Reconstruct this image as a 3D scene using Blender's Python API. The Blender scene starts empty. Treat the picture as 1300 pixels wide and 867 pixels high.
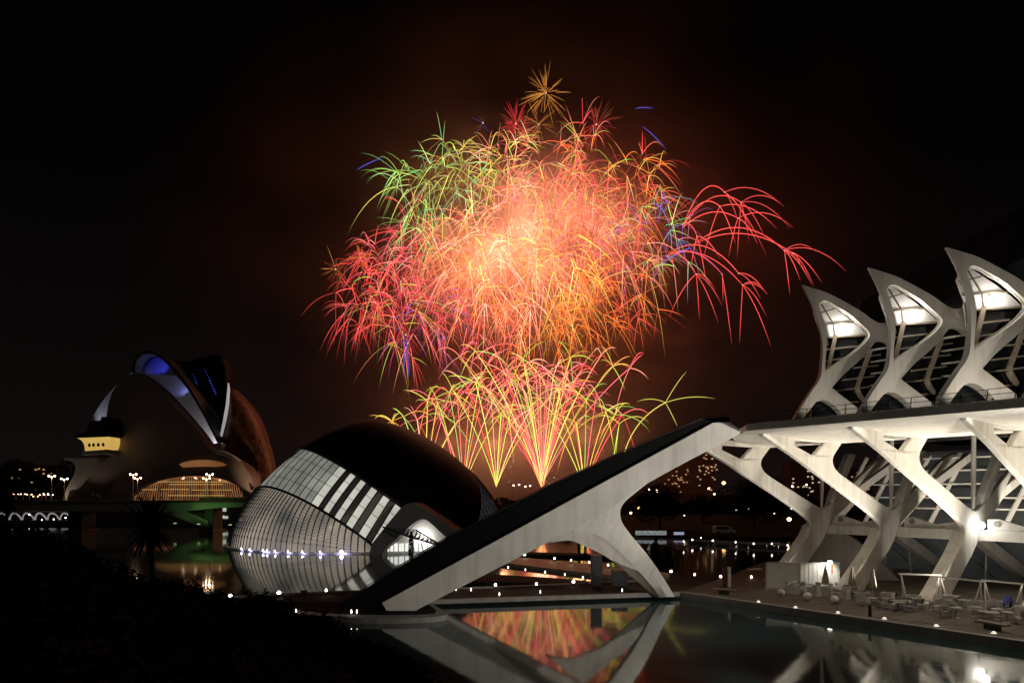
import bpy, bmesh, math, random
from math import sin, cos, pi, radians, sqrt, atan2
from mathutils import Vector, Matrix
from mathutils.geometry import tessellate_polygon

random.seed(11)
SC = bpy.context.scene
COL = SC.collection
V = Vector

# ------------------------------------------------------------------ camera, sky, light, exposure
F = 867.0; CX = 650.0; HY = 627.0; CZ = 9.5
cam = bpy.data.cameras.new("camera"); camo = bpy.data.objects.new("camera", cam); COL.objects.link(camo)
cam.lens = 24.0; cam.sensor_width = 36.0; cam.sensor_fit = 'HORIZONTAL'
cam.shift_y = (HY - 433.5) / 1300.0
cam.clip_start = 0.1; cam.clip_end = 9000
camo.location = (0, 0, CZ); camo.rotation_euler = (pi / 2, 0, 0)
SC.camera = camo

wd = bpy.data.worlds.new("World"); SC.world = wd; wd.use_nodes = True
wn = wd.node_tree.nodes; wl = wd.node_tree.links
bg = wn["Background"]
sky = wn.new("ShaderNodeTexSky"); sky.sky_type = 'NISHITA'; sky.sun_disc = False
sky.sun_elevation = radians(-9); sky.sun_rotation = radians(230)
sky.air_density = 1.5; sky.dust_density = 3.0
hs = wn.new("ShaderNodeMixRGB"); hs.blend_type = 'ADD'; hs.inputs[0].default_value = 1.0
gm_ = wn.new("ShaderNodeTexCoord"); sx_ = wn.new("ShaderNodeSeparateXYZ"); wl.new(gm_.outputs["Generated"], sx_.inputs[0])
cr_ = wn.new("ShaderNodeValToRGB"); ce_ = cr_.color_ramp.elements     # light pollution: faint town glow low in the night sky
ce_[0].position = 0.0; ce_[0].color = (.060, .044, .040, 1); ce_[1].position = .42; ce_[1].color = (.008, .0055, .005, 1)
e2_ = cr_.color_ramp.elements.new(.18); e2_.color = (.034, .025, .024, 1)
wl.new(sx_.outputs[2], cr_.inputs[0]); wl.new(cr_.outputs[0], hs.inputs[2])
wl.new(sky.outputs[0], hs.inputs[1]); wl.new(hs.outputs[0], bg.inputs[0])
bg.inputs[1].default_value = 0.09

sun = bpy.data.lights.new("dim_fill_light", 'SUN'); sun.energy = 0.03; sun.angle = radians(2); sun.color = (1.0, 0.82, 0.72)  # very dim warm fill added to lift the opera shell
suno = bpy.data.objects.new("dim_fill_light", sun); COL.objects.link(suno)
suno.rotation_euler = (radians(52), 0, radians(-25))

vs = SC.view_settings
vs.view_transform = 'Standard'; vs.look = 'None'; vs.exposure = 0.0; vs.gamma = 1.0; vs.use_curve_mapping = False
SC.cycles.use_denoising = True
SC.cycles.max_bounces = 8; SC.cycles.diffuse_bounces = 3; SC.cycles.glossy_bounces = 4
SC.cycles.transmission_bounces = 4; SC.cycles.volume_bounces = 1; SC.cycles.transparent_max_bounces = 8
SC.cycles.caustics_reflective = False; SC.cycles.caustics_refractive = False
SC.cycles.sample_clamp_indirect = 6.0
SC.cycles.volume_step_rate = 1.0; SC.cycles.volume_max_steps = 48

# ------------------------------------------------------------------ frames of reference
SA, CA = 0.6, 0.8
def mus(t, D, z):
    "museum frame: t along its facade, D distance from the facade's parallel through the camera, z height"
    return V((-t * SA + D * CA, t * CA + D * SA, z))
def at(px, py, Y):
    return V(((px - CX) / F * Y, Y, CZ - (py - HY) / F * Y))
def ground(px, py, z=0.0):
    return at(px, py, (CZ - z) * F / (py - HY))
def on_plane(px, py, P, n):
    d = V(((px - CX) / F, 1.0, -(py - HY) / F)); o = V((0, 0, CZ))
    return o + d * ((P - o).dot(n) / d.dot(n))

# ------------------------------------------------------------------ materials
MATS = {}
def mat(name, col, rough=0.6, metal=0.0, var=0.15, scale=2.0, spec=0.5, emit=None, estr=0.0, bump=0.0, sampled=True):
    if name in MATS: return MATS[name]
    m = bpy.data.materials.new(name); m.use_nodes = True
    n = m.node_tree.nodes; l = m.node_tree.links; b = n["Principled BSDF"]
    b.inputs["Roughness"].default_value = rough; b.inputs["Metallic"].default_value = metal
    b.inputs["Specular IOR Level"].default_value = spec
    tc = n.new("ShaderNodeTexCoord"); nz = n.new("ShaderNodeTexNoise")
    nz.inputs["Scale"].default_value = scale; nz.inputs["Detail"].default_value = 6
    l.new(tc.outputs["Object"], nz.inputs["Vector"])
    rp = n.new("ShaderNodeValToRGB"); e = rp.color_ramp.elements
    e[0].position = .3; e[1].position = .7
    e[0].color = tuple(c * (1 - var) for c in col) + (1,); e[1].color = tuple(min(1, c * (1 + var)) for c in col) + (1,)
    l.new(nz.outputs["Fac"], rp.inputs[0]); l.new(rp.outputs[0], b.inputs["Base Color"])
    if bump:
        bp = n.new("ShaderNodeBump"); bp.inputs["Strength"].default_value = bump; bp.inputs["Distance"].default_value = 0.05
        n2 = n.new("ShaderNodeTexNoise"); n2.inputs["Scale"].default_value = scale * 6; l.new(tc.outputs["Object"], n2.inputs["Vector"])
        l.new(n2.outputs["Fac"], bp.inputs["Height"]); l.new(bp.outputs[0], b.inputs["Normal"])
    if emit:
        b.inputs["Emission Color"].default_value = tuple(emit) + (1,); b.inputs["Emission Strength"].default_value = estr
        if not sampled: m.cycles.emission_sampling = 'NONE'
    MATS[name] = m; return m

def glow_mat(name, col, strength, col2=None, scale=0.6, sampled=False):
    "a lit window: interior brightness varies a little behind the glass; the water wall glows by it too"
    if name in MATS: return MATS[name]
    m = mat(name, (.08, .08, .08), rough=.15, var=.1, emit=col, estr=strength, sampled=sampled)
    n = m.node_tree.nodes; l = m.node_tree.links; b = n["Principled BSDF"]
    tc = n.new("ShaderNodeTexCoord"); nz = n.new("ShaderNodeTexNoise"); nz.inputs["Scale"].default_value = scale; nz.inputs["Detail"].default_value = 5
    l.new(tc.outputs["Object"], nz.inputs["Vector"])
    rp = n.new("ShaderNodeValToRGB"); e = rp.color_ramp.elements; e[0].position = .3; e[1].position = .72
    c2 = col2 or tuple(c * .55 for c in col)
    e[0].color = tuple(c2) + (1,); e[1].color = tuple(col) + (1,)
    l.new(nz.outputs["Fac"], rp.inputs[0]); l.new(rp.outputs[0], b.inputs["Emission Color"])
    return m

def concrete_mat(name, col, var=.1):
    m = mat(name, col, rough=.72, var=var, scale=.35, bump=.05, spec=.3)
    n = m.node_tree.nodes; l = m.node_tree.links; b = n["Principled BSDF"]
    tc = n.new("ShaderNodeTexCoord"); mp = n.new("ShaderNodeMapping"); mp.inputs["Scale"].default_value = (1.5, 1.5, .12)
    nz = n.new("ShaderNodeTexNoise"); nz.inputs["Scale"].default_value = 1.2; nz.inputs["Detail"].default_value = 8
    l.new(tc.outputs["Object"], mp.inputs[0]); l.new(mp.outputs[0], nz.inputs["Vector"])
    rp = n.new("ShaderNodeValToRGB"); e = rp.color_ramp.elements
    e[0].position = .30; e[0].color = (.80, .78, .73, 1); e[1].position = .55; e[1].color = (1, 1, 1, 1)
    mx = n.new("ShaderNodeMixRGB"); mx.blend_type = 'MULTIPLY'; mx.inputs[0].default_value = .8
    old = b.inputs["Base Color"].links[0].from_socket
    l.new(nz.outputs["Fac"], rp.inputs[0]); l.new(old, mx.inputs[1]); l.new(rp.outputs[0], mx.inputs[2]); l.new(mx.outputs[0], b.inputs["Base Color"])
    return m

WHITE = concrete_mat("white_concrete", (.78, .75, .69))
RAMPW = concrete_mat("ramp_concrete", (.76, .73, .67))
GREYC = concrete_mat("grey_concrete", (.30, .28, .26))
SOFFIT = mat("white_soffit", (.8, .79, .77), rough=.5, var=.04)
BLACKM = mat("black_metal", (.012, .012, .013), rough=.45, var=.3)
DARKM = mat("dark_metal", (.04, .038, .036), rough=.5, var=.2)
DGLASS = mat("dark_glass", (.012, .014, .016), rough=.08, var=.3, scale=.3, spec=.5)
ROOFM = mat("dark_roof", (.01, .01, .012), rough=.7, var=.3)
PAVE = mat("paving", (.17, .145, .125), rough=.85, var=.25, scale=.8, bump=.15, spec=.12)
def pave_joints(m):
    n = m.node_tree.nodes; l = m.node_tree.links; b = n["Principled BSDF"]; tc = n.new("ShaderNodeTexCoord"); mp = n.new("ShaderNodeMapping"); mp.inputs["Rotation"].default_value = (0, 0, radians(-36.9))
    br = n.new("ShaderNodeTexBrick"); br.inputs["Scale"].default_value = 1.0; br.inputs["Brick Width"].default_value = 1.8; br.inputs["Row Height"].default_value = .9; br.inputs["Mortar Size"].default_value = .03
    br.inputs["Color1"].default_value = (1, 1, 1, 1); br.inputs["Color2"].default_value = (.78, .78, .78, 1); br.inputs["Mortar"].default_value = (.4, .4, .4, 1)
    mx = n.new("ShaderNodeMixRGB"); mx.blend_type = 'MULTIPLY'; mx.inputs[0].default_value = 1; old = b.inputs["Base Color"].links[0].from_socket
    l.new(tc.outputs["Object"], mp.inputs[0]); l.new(mp.outputs[0], br.inputs["Vector"]); l.new(old, mx.inputs[1]); l.new(br.outputs[0], mx.inputs[2]); l.new(mx.outputs[0], b.inputs["Base Color"])
pave_joints(PAVE)
STONE = mat("path_stone", (.05, .047, .042), rough=.9, var=.25, scale=1.0, spec=.08)
KERB = mat("kerb_stone", (.26, .24, .22), rough=.7, var=.2, scale=1.5)
EARTH = mat("earth", (.016, .015, .013), rough=1.0, var=.4, scale=.2, spec=.05)
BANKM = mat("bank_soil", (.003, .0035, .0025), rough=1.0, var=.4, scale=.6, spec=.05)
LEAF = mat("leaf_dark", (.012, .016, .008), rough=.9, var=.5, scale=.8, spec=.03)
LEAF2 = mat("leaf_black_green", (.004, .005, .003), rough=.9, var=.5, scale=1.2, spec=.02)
BARK = mat("bark", (.05, .04, .03), rough=.9, var=.4, scale=3)
SHELLK = mat("dark_shell", (.006, .0055, .0055), rough=.6, var=.3, scale=.4, spec=.12)
OPERA = mat("opera_shell", (.32, .26, .25), rough=.9, spec=.1, var=.08, scale=.06)
LAMPW = mat("lamp_white", (.8, .8, .8), emit=(1, .93, .8), estr=9)
LAMPO = mat("lamp_warm", (.8, .7, .6), emit=(1, .66, .42), estr=9)
LAMPD = mat("lamp_dim", (.8, .8, .8), emit=(1, .9, .74), estr=2.2)
LAMPB = mat("lamp_blue_white", (.8, .8, .8), emit=(.68, .62, 1.0), estr=22)
GLOBE = mat("globe_white", (.8, .79, .76), rough=.35, var=.05)
TERR = mat("terrace_paint", (.36, .34, .31), rough=.6, var=.15)
PLANTERM = mat("planter_white", (.62, .6, .55), rough=.6, var=.12)
FABRIC = mat("parasol_fabric", (.26, .22, .17), rough=.9, var=.2, scale=4)
WHITEP = mat("white_paint", (.72, .7, .66), rough=.45, var=.06)
WOOD = mat("bench_wood", (.2, .16, .12), rough=.7, var=.3, scale=5)
STEEL = mat("steel", (.45, .45, .44), rough=.4, metal=.6, var=.1)

# water: shallow pale pool under a nearly still surface
def water_mat():
    m = bpy.data.materials.new("pool_water"); m.use_nodes = True
    n = m.node_tree.nodes; l = m.node_tree.links; b = n["Principled BSDF"]
    b.inputs["Base Color"].default_value = (.024, .047, .048, 1); b.inputs["Roughness"].default_value = .056
    b.inputs["IOR"].default_value = 2.0; b.inputs["Specular IOR Level"].default_value = .6
    tc = n.new("ShaderNodeTexCoord"); nz = n.new("ShaderNodeTexNoise"); nz.inputs["Scale"].default_value = .8; nz.inputs["Detail"].default_value = 3
    bp = n.new("ShaderNodeBump"); bp.inputs["Strength"].default_value = .014; bp.inputs["Distance"].default_value = .25
    l.new(tc.outputs["Object"], nz.inputs["Vector"]); l.new(nz.outputs["Fac"], bp.inputs["Height"]); l.new(bp.outputs[0], b.inputs["Normal"])
    return m
WATER = water_mat()

# ------------------------------------------------------------------ mesh helpers
class MB:
    def __init__(s): s.v = []; s.f = []; s.c = []; s.smooth = False
    def add(s, vs, fs):
        o = len(s.v); s.v.extend([V(p) for p in vs]); s.f.extend([tuple(i + o for i in f) for f in fs]); return s
    def box(s, c, size, rot=0.0, tilt=None):
        x, y, z = (d / 2 for d in size); M = Matrix.Rotation(rot, 3, 'Z')
        if tilt is not None: M = M @ tilt
        c = V(c)
        return s.add([c + M @ V(p) for p in ((-x,-y,-z),(x,-y,-z),(x,y,-z),(-x,y,-z),(-x,-y,z),(x,-y,z),(x,y,z),(-x,y,z))],
                     [(0,3,2,1),(4,5,6,7),(0,1,5,4),(1,2,6,5),(2,3,7,6),(3,0,4,7)])
    def bar(s, a, b, w, h=None, up=V((0, 0, 1))):
        a = V(a); b = V(b); h = h or w; d = (b - a).normalized()
        if abs(d.dot(up)) > .98: up = V((1, 0, 0))
        x = d.cross(up).normalized() * (w / 2); y = x.normalized().cross(d) * (h / 2)
        return s.add([a-x-y, a+x-y, a+x+y, a-x+y, b-x-y, b+x-y, b+x+y, b-x+y],
                     [(0,3,2,1),(4,5,6,7),(0,1,5,4),(1,2,6,5),(2,3,7,6),(3,0,4,7)])
    def tube(s, path, rad, n=8, cap=True):
        path = [V(p) for p in path]; k = len(path)
        rad = rad if isinstance(rad, (list, tuple)) else [rad] * k
        vs = []; fs = []; ref = None
        for i, p in enumerate(path):
            d = (path[min(i + 1, k - 1)] - path[max(i - 1, 0)]).normalized()
            if ref is None: ref = V((0, 0, 1)) if abs(d.z) < .9 else V((1, 0, 0))
            x = d.cross(ref)
            if x.length < 1e-5: x = d.orthogonal()
            x.normalize(); y = x.cross(d).normalized(); ref = y
            for j in range(n):
                a = 2 * pi * j / n; vs.append(p + (x * cos(a) + y * sin(a)) * rad[i])
        for i in range(k - 1):
            for j in range(n):
                j2 = (j + 1) % n; fs.append((i*n + j, i*n + j2, (i+1)*n + j2, (i+1)*n + j))
        if cap: fs.append(tuple(range(n - 1, -1, -1))); fs.append(tuple((k-1)*n + j for j in range(n)))
        return s.add(vs, fs)
    def lathe(s, c, prof, n=16):
        c = V(c); vs = []; fs = []; k = len(prof)
        for r, z in prof:
            for j in range(n): a = 2*pi*j/n; vs.append(c + V((r*cos(a), r*sin(a), z)))
        for i in range(k - 1):
            for j in range(n): j2 = (j+1) % n; fs.append((i*n+j, i*n+j2, (i+1)*n+j2, (i+1)*n+j))
        fs.append(tuple(range(n-1, -1, -1))); fs.append(tuple((k-1)*n+j for j in range(n)))
        return s.add(vs, fs)
    def ball(s, c, r, n=12, sz=1.0):
        m = max(4, n // 2)
        return s.lathe(c, [(max(.02, sin(pi*i/m))*r, -cos(pi*i/m)*r*sz) for i in range(m + 1)], n)
    def plate(s, loops, fn, depth):
        "solid plate: outer loop then holes (2-D), fn maps a 2-D point to the front face, depth is the vector to the back face"
        flat = [p for lp in loops for p in lp]; dep = [V(depth(p[0], p[1])) if callable(depth) else V(depth) for p in flat]
        tris = tessellate_polygon([[V((p[0], p[1], 0)) for p in lp] for lp in loops])
        fr = [fn(p[0], p[1]) for p in flat]; N = len(flat)
        fs = []
        for a, b, c in tris:
            fs.append((a, b, c)); fs.append((c + N, b + N, a + N))
        o = 0
        for lp in loops:
            k = len(lp)
            for i in range(k): j = (i+1) % k; fs.append((o+i, o+j, o+j+N, o+i+N))
            o += k
        return s.add(fr + [p + d for p, d in zip(fr, dep)], fs)
    def grid(s, rows, close=False):
        o = len(s.v); m = len(rows[0])
        for r in rows: s.v.extend([V(p) for p in r])
        for i in range(len(rows) - 1):
            for j in range(m if close else m - 1):
                j2 = (j+1) % m; s.f.append((o+i*m+j, o+i*m+j2, o+(i+1)*m+j2, o+(i+1)*m+j))
        return s

def smooth_loop(pts, it=2, closed=True):
    "corner-cutting; a point with a third value of 1 stays sharp"
    P = [(p[0], p[1], p[2] if len(p) > 2 else 0) for p in pts]
    for _ in range(it):
        Q = []; k = len(P)
        for i in range(k):
            a = P[i - 1]; b = P[i]; c = P[(i + 1) % k]
            if b[2]: Q.append(b)
            else:
                Q.append((b[0]*.75 + a[0]*.25, b[1]*.75 + a[1]*.25, 0)); Q.append((b[0]*.75 + c[0]*.25, b[1]*.75 + c[1]*.25, 0))
        P = Q
    return [(p[0], p[1]) for p in P]

def obj(name, mb, material, parent=None, smooth=False, bevel=0.0, fix=True):
    me = bpy.data.meshes.new(name); base = parent_origin(parent)
    me.from_pydata([tuple(v - base) for v in mb.v], [], mb.f); me.update()
    if fix:
        bm = bmesh.new(); bm.from_mesh(me); bmesh.ops.recalc_face_normals(bm, faces=bm.faces); bm.to_mesh(me); bm.free()
    for m in (material if isinstance(material, (list, tuple)) else [material]): me.materials.append(m)
    o = bpy.data.objects.new(name, me); COL.objects.link(o)
    if parent: o.parent = parent
    if smooth:
        for p in me.polygons: p.use_smooth = True
    if bevel:
        b = o.modifiers.new("bevel", 'BEVEL'); b.width = bevel; b.segments = 2; b.limit_method = 'ANGLE'; b.angle_limit = radians(40)
    return o
def parent_origin(p):
    o = V((0, 0, 0))
    while p: o = o + V(p.location); p = p.parent
    return o
def tag(o, label=None, cat=None, group=None, kind=None):
    if label: o['label'] = label
    if cat: o['category'] = cat
    if group: o['group'] = group
    if kind: o['kind'] = kind
    return o
def thing(name, label, cat, loc=(0, 0, 0), group=None):
    o = bpy.data.objects.new(name, None); COL.objects.link(o); o.location = loc; o.empty_display_size = .3
    return tag(o, label, cat, group)
def struct(name, mb, m, smooth=False): return tag(obj(name, mb, m, smooth=smooth), kind='structure')
def copy_tree(o, loc=None, label=None, rz=None, sc=None, parent=None, group=None):
    c = o.copy(); COL.objects.link(c)
    if parent: c.parent = parent
    if loc is not None: c.location = loc
    if rz is not None: c.rotation_euler = (0, 0, rz)
    if sc is not None: c.scale = (sc, sc, sc) if not hasattr(sc, '__len__') else sc
    if label: c['label'] = label
    if group: c['group'] = group
    for ch in list(o.children): copy_tree(ch, parent=c)
    return c
def spot(name, loc, target, energy, angle=90, blend=.6, color=(1, .905, .765), radius=.15, parent=None):
    L = bpy.data.lights.new(name, 'SPOT'); L.energy = energy; L.spot_size = radians(angle); L.spot_blend = blend; L.color = color; L.shadow_soft_size = radius
    o = bpy.data.objects.new(name, L); COL.objects.link(o); o.location = loc
    o.rotation_euler = (V(target) - V(loc)).to_track_quat('-Z', 'Y').to_euler()
    if parent: o.parent = parent; o.location = V(loc) - parent_origin(parent)
    return o
def point(name, loc, energy, color=(1, .905, .765), radius=.2, parent=None):
    L = bpy.data.lights.new(name, 'POINT'); L.energy = energy; L.color = color; L.shadow_soft_size = radius
    o = bpy.data.objects.new(name, L); COL.objects.link(o); o.location = loc
    if parent: o.parent = parent; o.location = V(loc) - parent_origin(parent)
    return o

# ------------------------------------------------------------------ ground, water, paths
g = MB(); g.add([(-4000, -200, -1), (4000, -200, -1), (4000, 8000, -1), (-4000, 8000, -1)], [(0, 1, 2, 3)]); struct("ground", g, EARTH)
w = MB(); w.add([(-260, 8, 0), (140, 8, 0), (140, 240, 0), (-260, 240, 0)], [(0, 1, 2, 3)]); struct("water", w, WATER)
def slab(name, pts, m, top, bottom=-.6):
    mb = MB(); mb.plate([[(p.x, p.y) for p in pts]], lambda x, y: V((x, y, top)), (0, 0, bottom - top)); return struct(name, mb, m)
# park on the far bank, ground across the river bed by the opera house
slab("park", [V((-10, 156, 0)), V((22, 150, 0)), V((60, 141, 0)), V((140, 120, 0)), V((900, 120, 0)), V((900, 1500, 0)), V((-10, 1500, 0))], EARTH, .5)
slab("far_bank", [V((-900, 200, 0)), V((-10.5, 200, 0)), V((-10.5, 1500, 0)), V((-900, 1500, 0))], EARTH, .5)
# promenade under the museum
slab("promenade", [mus(-30, 50.25, 0), mus(41, 50.25, 0), mus(45, 62, 0), mus(52, 80, 0), mus(52, 130, 0), mus(-30, 130, 0)], PAVE, .5)
k = MB(); k.bar(mus(-30, 50.0, .25), mus(41.0, 50.0, .25), .5, .62); struct("quay_kerb", k, KERB)
# paved walk across the pools
walk = [ground(p[0], p[1], .45) for p in ((866, 752), (540, 762), (300, 766), (270, 762), (290, 758), (414, 752), (629, 745.5), (728, 741.5), (840, 736), (905, 737.5))]
slab("pool_walk", walk, STONE, .45)
kb = MB()
for a, b in (((862, 753.5), (535, 764)),): kb.bar(ground(a[0], a[1], .42), ground(b[0], b[1], .42), .45, .36)
for a, b in (((282, 759.2), (414, 752.3)), ((414, 752.3), (629, 746)), ((629, 746), (842, 736.4))): kb.bar(ground(a[0], a[1], .45), ground(b[0], b[1], .45), .3, .3)
struct("walk_kerb", kb, KERB)
plat = smooth_loop([(570, 777.5), (566, 781), (540, 784), (470, 785), (400, 781), (352, 775), (330, 768), (350, 762, 1), (540, 762.5, 1)])
slab("ramp_platform", [ground(p[0], p[1], .4) for p in plat], KERB, .40)
inner = smooth_loop([(558, 776.5), (540, 779), (470, 779.5), (410, 777), (362, 771), (345, 766.5), (360, 762.6, 1), (538, 763, 1)])
slab("platform_paving", [ground(p[0], p[1], .46) for p in inner], EARTH, .46, .3)
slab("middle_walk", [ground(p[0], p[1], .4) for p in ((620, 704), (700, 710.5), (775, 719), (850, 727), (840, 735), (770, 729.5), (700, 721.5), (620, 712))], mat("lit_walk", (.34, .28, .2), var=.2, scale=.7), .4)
slab("inner_walk", [ground(p[0], p[1], .3) for p in ((600, 727), (700, 733), (790, 741), (742, 742.5), (600, 737))], STONE, .3)
slab("far_walk", [ground(p[0], p[1], .4) for p in ((560, 696.5), (650, 700), (740, 702), (815, 706), (815, 709), (740, 705), (650, 703), (560, 700))], STONE, .4)
strip = MB(); strip.bar(ground(760, 680.5, .6), ground(1030, 692.5, .6), .5, .35); struct("park_kerb", strip, mat("pale_kerb", (.35, .36, .42), var=.1))

# ------------------------------------------------------------------ dark planted bank in the foreground
def bank_z(x, y):
    px = CX + F * x / max(y, 4.0)
    ridge = [(-400, 9.2), (-150, 8.9), (0, 8.0), (60, 7.6), (100, 6.9), (160, 6.0), (200, 5.3), (300, 4.35), (420, 3.3), (500, 1.9), (560, .4), (640, -2.0), (900, -4)]
    z = -4
    for (a, za), (b, zb) in zip(ridge, ridge[1:]):
        if a <= px <= b: z = za + (zb - za) * (px - a) / (b - a)
    if px < -400: z = 9.2
    f = max(0, min(1, (42 - y) / 9.0)) if y > 33 else 1
    near = max(0, min(1, (y - 3) / 14)); lo = 7.6 if px < 420 else 7.6 - (px - 420) * .02
    return (z * near + min(z, lo) * (1 - near)) * f - (1 - f) * 1.5
def bank_grid():
    mb = MB(); rows = []
    for i in range(44):
        y = 2.0 + 42.0 * i / 43; row = []
        for j in range(64):
            px = -700 + 1350 * j / 63
            x = (px - CX) / F * y
            if y < 8: x = x * 1.0 - (8 - y) * .4
            row.append(V((x, y, bank_z(x, y) - .25 + .18 * sin(x * 1.3) * cos(y * .9))))
        rows.append(row)
    mb.grid(rows); return mb
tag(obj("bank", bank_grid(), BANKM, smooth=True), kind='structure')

def leaf_mb(mb, c, size, nrm):
    n = V(nrm).normalized(); x = n.orthogonal().normalized(); x.rotate(Matrix.Rotation(random.uniform(0, 6.28), 3, n)); y = n.cross(x)
    l = size * random.uniform(.7, 1.4); w_ = l * .4
    mb.add([c - x*l*.5, c + y*w_*.5 - x*l*.05, c + x*l*.5, c - y*w_*.5 - x*l*.05], [(0, 1, 2, 3)])
def rnd():
    while True:
        p = V((random.uniform(-1, 1), random.uniform(-1, 1), random.uniform(-1, 1)))
        if .05 < p.length < 1: return p
def shrub_mesh(n, r, leaf):
    mb = MB(); blobs = [(V((random.uniform(-.6, .6)*r, random.uniform(-.6, .6)*r, random.uniform(.25, .8)*r)), random.uniform(.35, .65)*r) for _ in range(7)]
    for i in range(n):
        c, q = random.choice(blobs); d = rnd(); p = c + d.normalized() * q * (d.length ** .4)
        if p.z < 0: p.z = -p.z * .3
        leaf_mb(mb, p, leaf, d + V((0, 0, .5)) + rnd() * .6)
    for i in range(7):
        a = random.uniform(0, 6.28); h = random.uniform(.9, 1.35) * r
        tip = V((cos(a)*r*.5, sin(a)*r*.5, h)); mb.tube([V((cos(a)*.1*r, sin(a)*.1*r, .1)), tip*.6, tip], [.02*r, .015*r, .006*r], 4)
        for q in range(9): leaf_mb(mb, tip * random.uniform(.7, 1.02) + rnd()*.1*r, leaf*.9, rnd())
    return mb
shrubs = []
for i in range(3):
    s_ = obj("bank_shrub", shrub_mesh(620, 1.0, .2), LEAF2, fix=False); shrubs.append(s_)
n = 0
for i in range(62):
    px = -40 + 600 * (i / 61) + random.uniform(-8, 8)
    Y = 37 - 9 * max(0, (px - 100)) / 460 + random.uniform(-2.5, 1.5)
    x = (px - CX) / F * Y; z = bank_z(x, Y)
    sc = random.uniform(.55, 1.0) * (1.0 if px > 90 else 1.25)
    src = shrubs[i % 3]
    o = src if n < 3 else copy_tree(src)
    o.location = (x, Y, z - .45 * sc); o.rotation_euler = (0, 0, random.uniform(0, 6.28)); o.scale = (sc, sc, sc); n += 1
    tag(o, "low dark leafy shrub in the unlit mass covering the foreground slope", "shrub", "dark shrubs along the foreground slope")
gc = MB()
for i in range(9000):
    Y = 6 + 31 * random.random() ** .8; px = random.uniform(-80, 560); x = (px - CX) / F * Y; z = bank_z(x, Y)
    if z < .1: continue
    leaf_mb(gc, V((x, Y, z + random.uniform(-.2, .22))), .3, rnd() + V((0, 0, .8)))
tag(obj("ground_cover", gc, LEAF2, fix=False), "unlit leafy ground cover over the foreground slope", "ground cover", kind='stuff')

# yucca with a round head of sword leaves
yb = at(190, 735, 36); yb.z = bank_z(yb.x, 36) - .2
yu = thing("yucca_plant", "black silhouette of a yucca with a round head of sword-like leaves above the slope", "plant", yb)
hc = at(190, 668, 36)
mb = MB(); mb.tube([yb, yb.lerp(hc, .5) + V((.12, 0, 0)), hc], [.16, .13, .16], 8); obj("trunk", mb, BARK, yu)
mb = MB()
for i in range(190):
    d = rnd().normalized(); 
    if d.z < -.75: d.z = -.4; d.normalize()
    L = random.uniform(1.6, 2.35) * (1 if d.z > -.2 else .9); droop = .32 if d.z > .5 else .6
    side = d.cross(V((0, 0, 1))); side = side.normalized() if side.length > .05 else V((1, 0, 0))
    q = []
    for j in range(6):
        s_ = j / 5; p = hc + d * L * s_ - V((0, 0, 1)) * droop * s_ * s_ * .5
        wd_ = .075 * (1 - s_) ** .6 * (1 if j else .6) + .004
        q.append((p - side * wd_, p + side * wd_))
    o_ = len(mb.v)
    for a, b in q: mb.v += [a, b]
    for j in range(5): mb.f.append((o_+2*j, o_+2*j+1, o_+2*j+3, o_+2*j+2))
obj("leaves", mb, LEAF2, yu, fix=False)
yb2 = at(8, 690, 39)
y2 = copy_tree(yu, loc=(yb2.x, 39, 6.2), label="smaller yucca half out of the picture above the slope at the left edge", rz=2.0, sc=.62)

# ------------------------------------------------------------------ museum
museum = thing("museum_building", "long white concrete museum with shark-fin gables, branching supports and floodlit deck over the quay", "building", mus(10, 60, .5))
T0 = 24.26; STEP = 7.1
FT = [31.3 + STEP, 31.3, 31.3 - STEP, 31.3 - 2*STEP, 31.3 - 3*STEP]
frame = [(48.2, 14.15, 1), (50.2, 13.45), (52.6, 12.65), (55.98, 11.35), (59.9, 9.9), (64.1, 8.3), (66.9, 7.1), (67.9, 6.45), (67.5, 5.4), (66.2, 4.4),
         (62.9, 2.15), (60.4, .5, 1), (64.4, .5, 1), (67.4, 2.6), (70.6, 4.85), (71.1, 6.0), (72.6, 7.0), (74.9, 7.9), (77.4, 9.3), (81.3, 11.6), (84.3, 12.8), (87.6, 13.3), (92, 13.4, 1), (92, 14.3, 1),
         (86, 14.2, 1), (82.7, 13.7), (78.0, 11.4), (75.2, 10.05), (71.6, 8.4), (70.3, 7.95), (69.2, 8.15), (65.3, 9.5), (61.3, 10.9), (59.5, 11.55), (58.8, 12.2), (58.9, 12.8), (59.6, 13.4), (60.6, 14.2, 1), (60.3, 14.5, 1), (48.2, 14.5, 1)]
hole = [(57.5, 13.95, 1), (55.7, 12.75, 1), (52.7, 13.55, 1), (52.8, 13.95, 1)]
fr0 = MB(); fr0.plate([smooth_loop(frame), smooth_loop(hole, 0)], lambda D, z: mus(FT[1] - .1, D, z), mus(.45, 0, 0))
lg = [(60.3, .5), (64.6, .5), (67.2, 2.45), (70.75, 4.95), (70.9, 6.3), (68.2, 6.6), (67.0, 5.0), (62.8, 2.1)]
fr0.plate([smooth_loop(lg, 1)], lambda D, z: mus(FT[1] + .3, D, z), mus(.7, 0, 0))
f0 = obj("support_frame", fr0, WHITE, museum, bevel=.1)
for t_ in FT[:1] + FT[2:]:
    c = f0.copy(); COL.objects.link(c); c.location = mus(t_ - FT[1], 0, 0)
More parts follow.
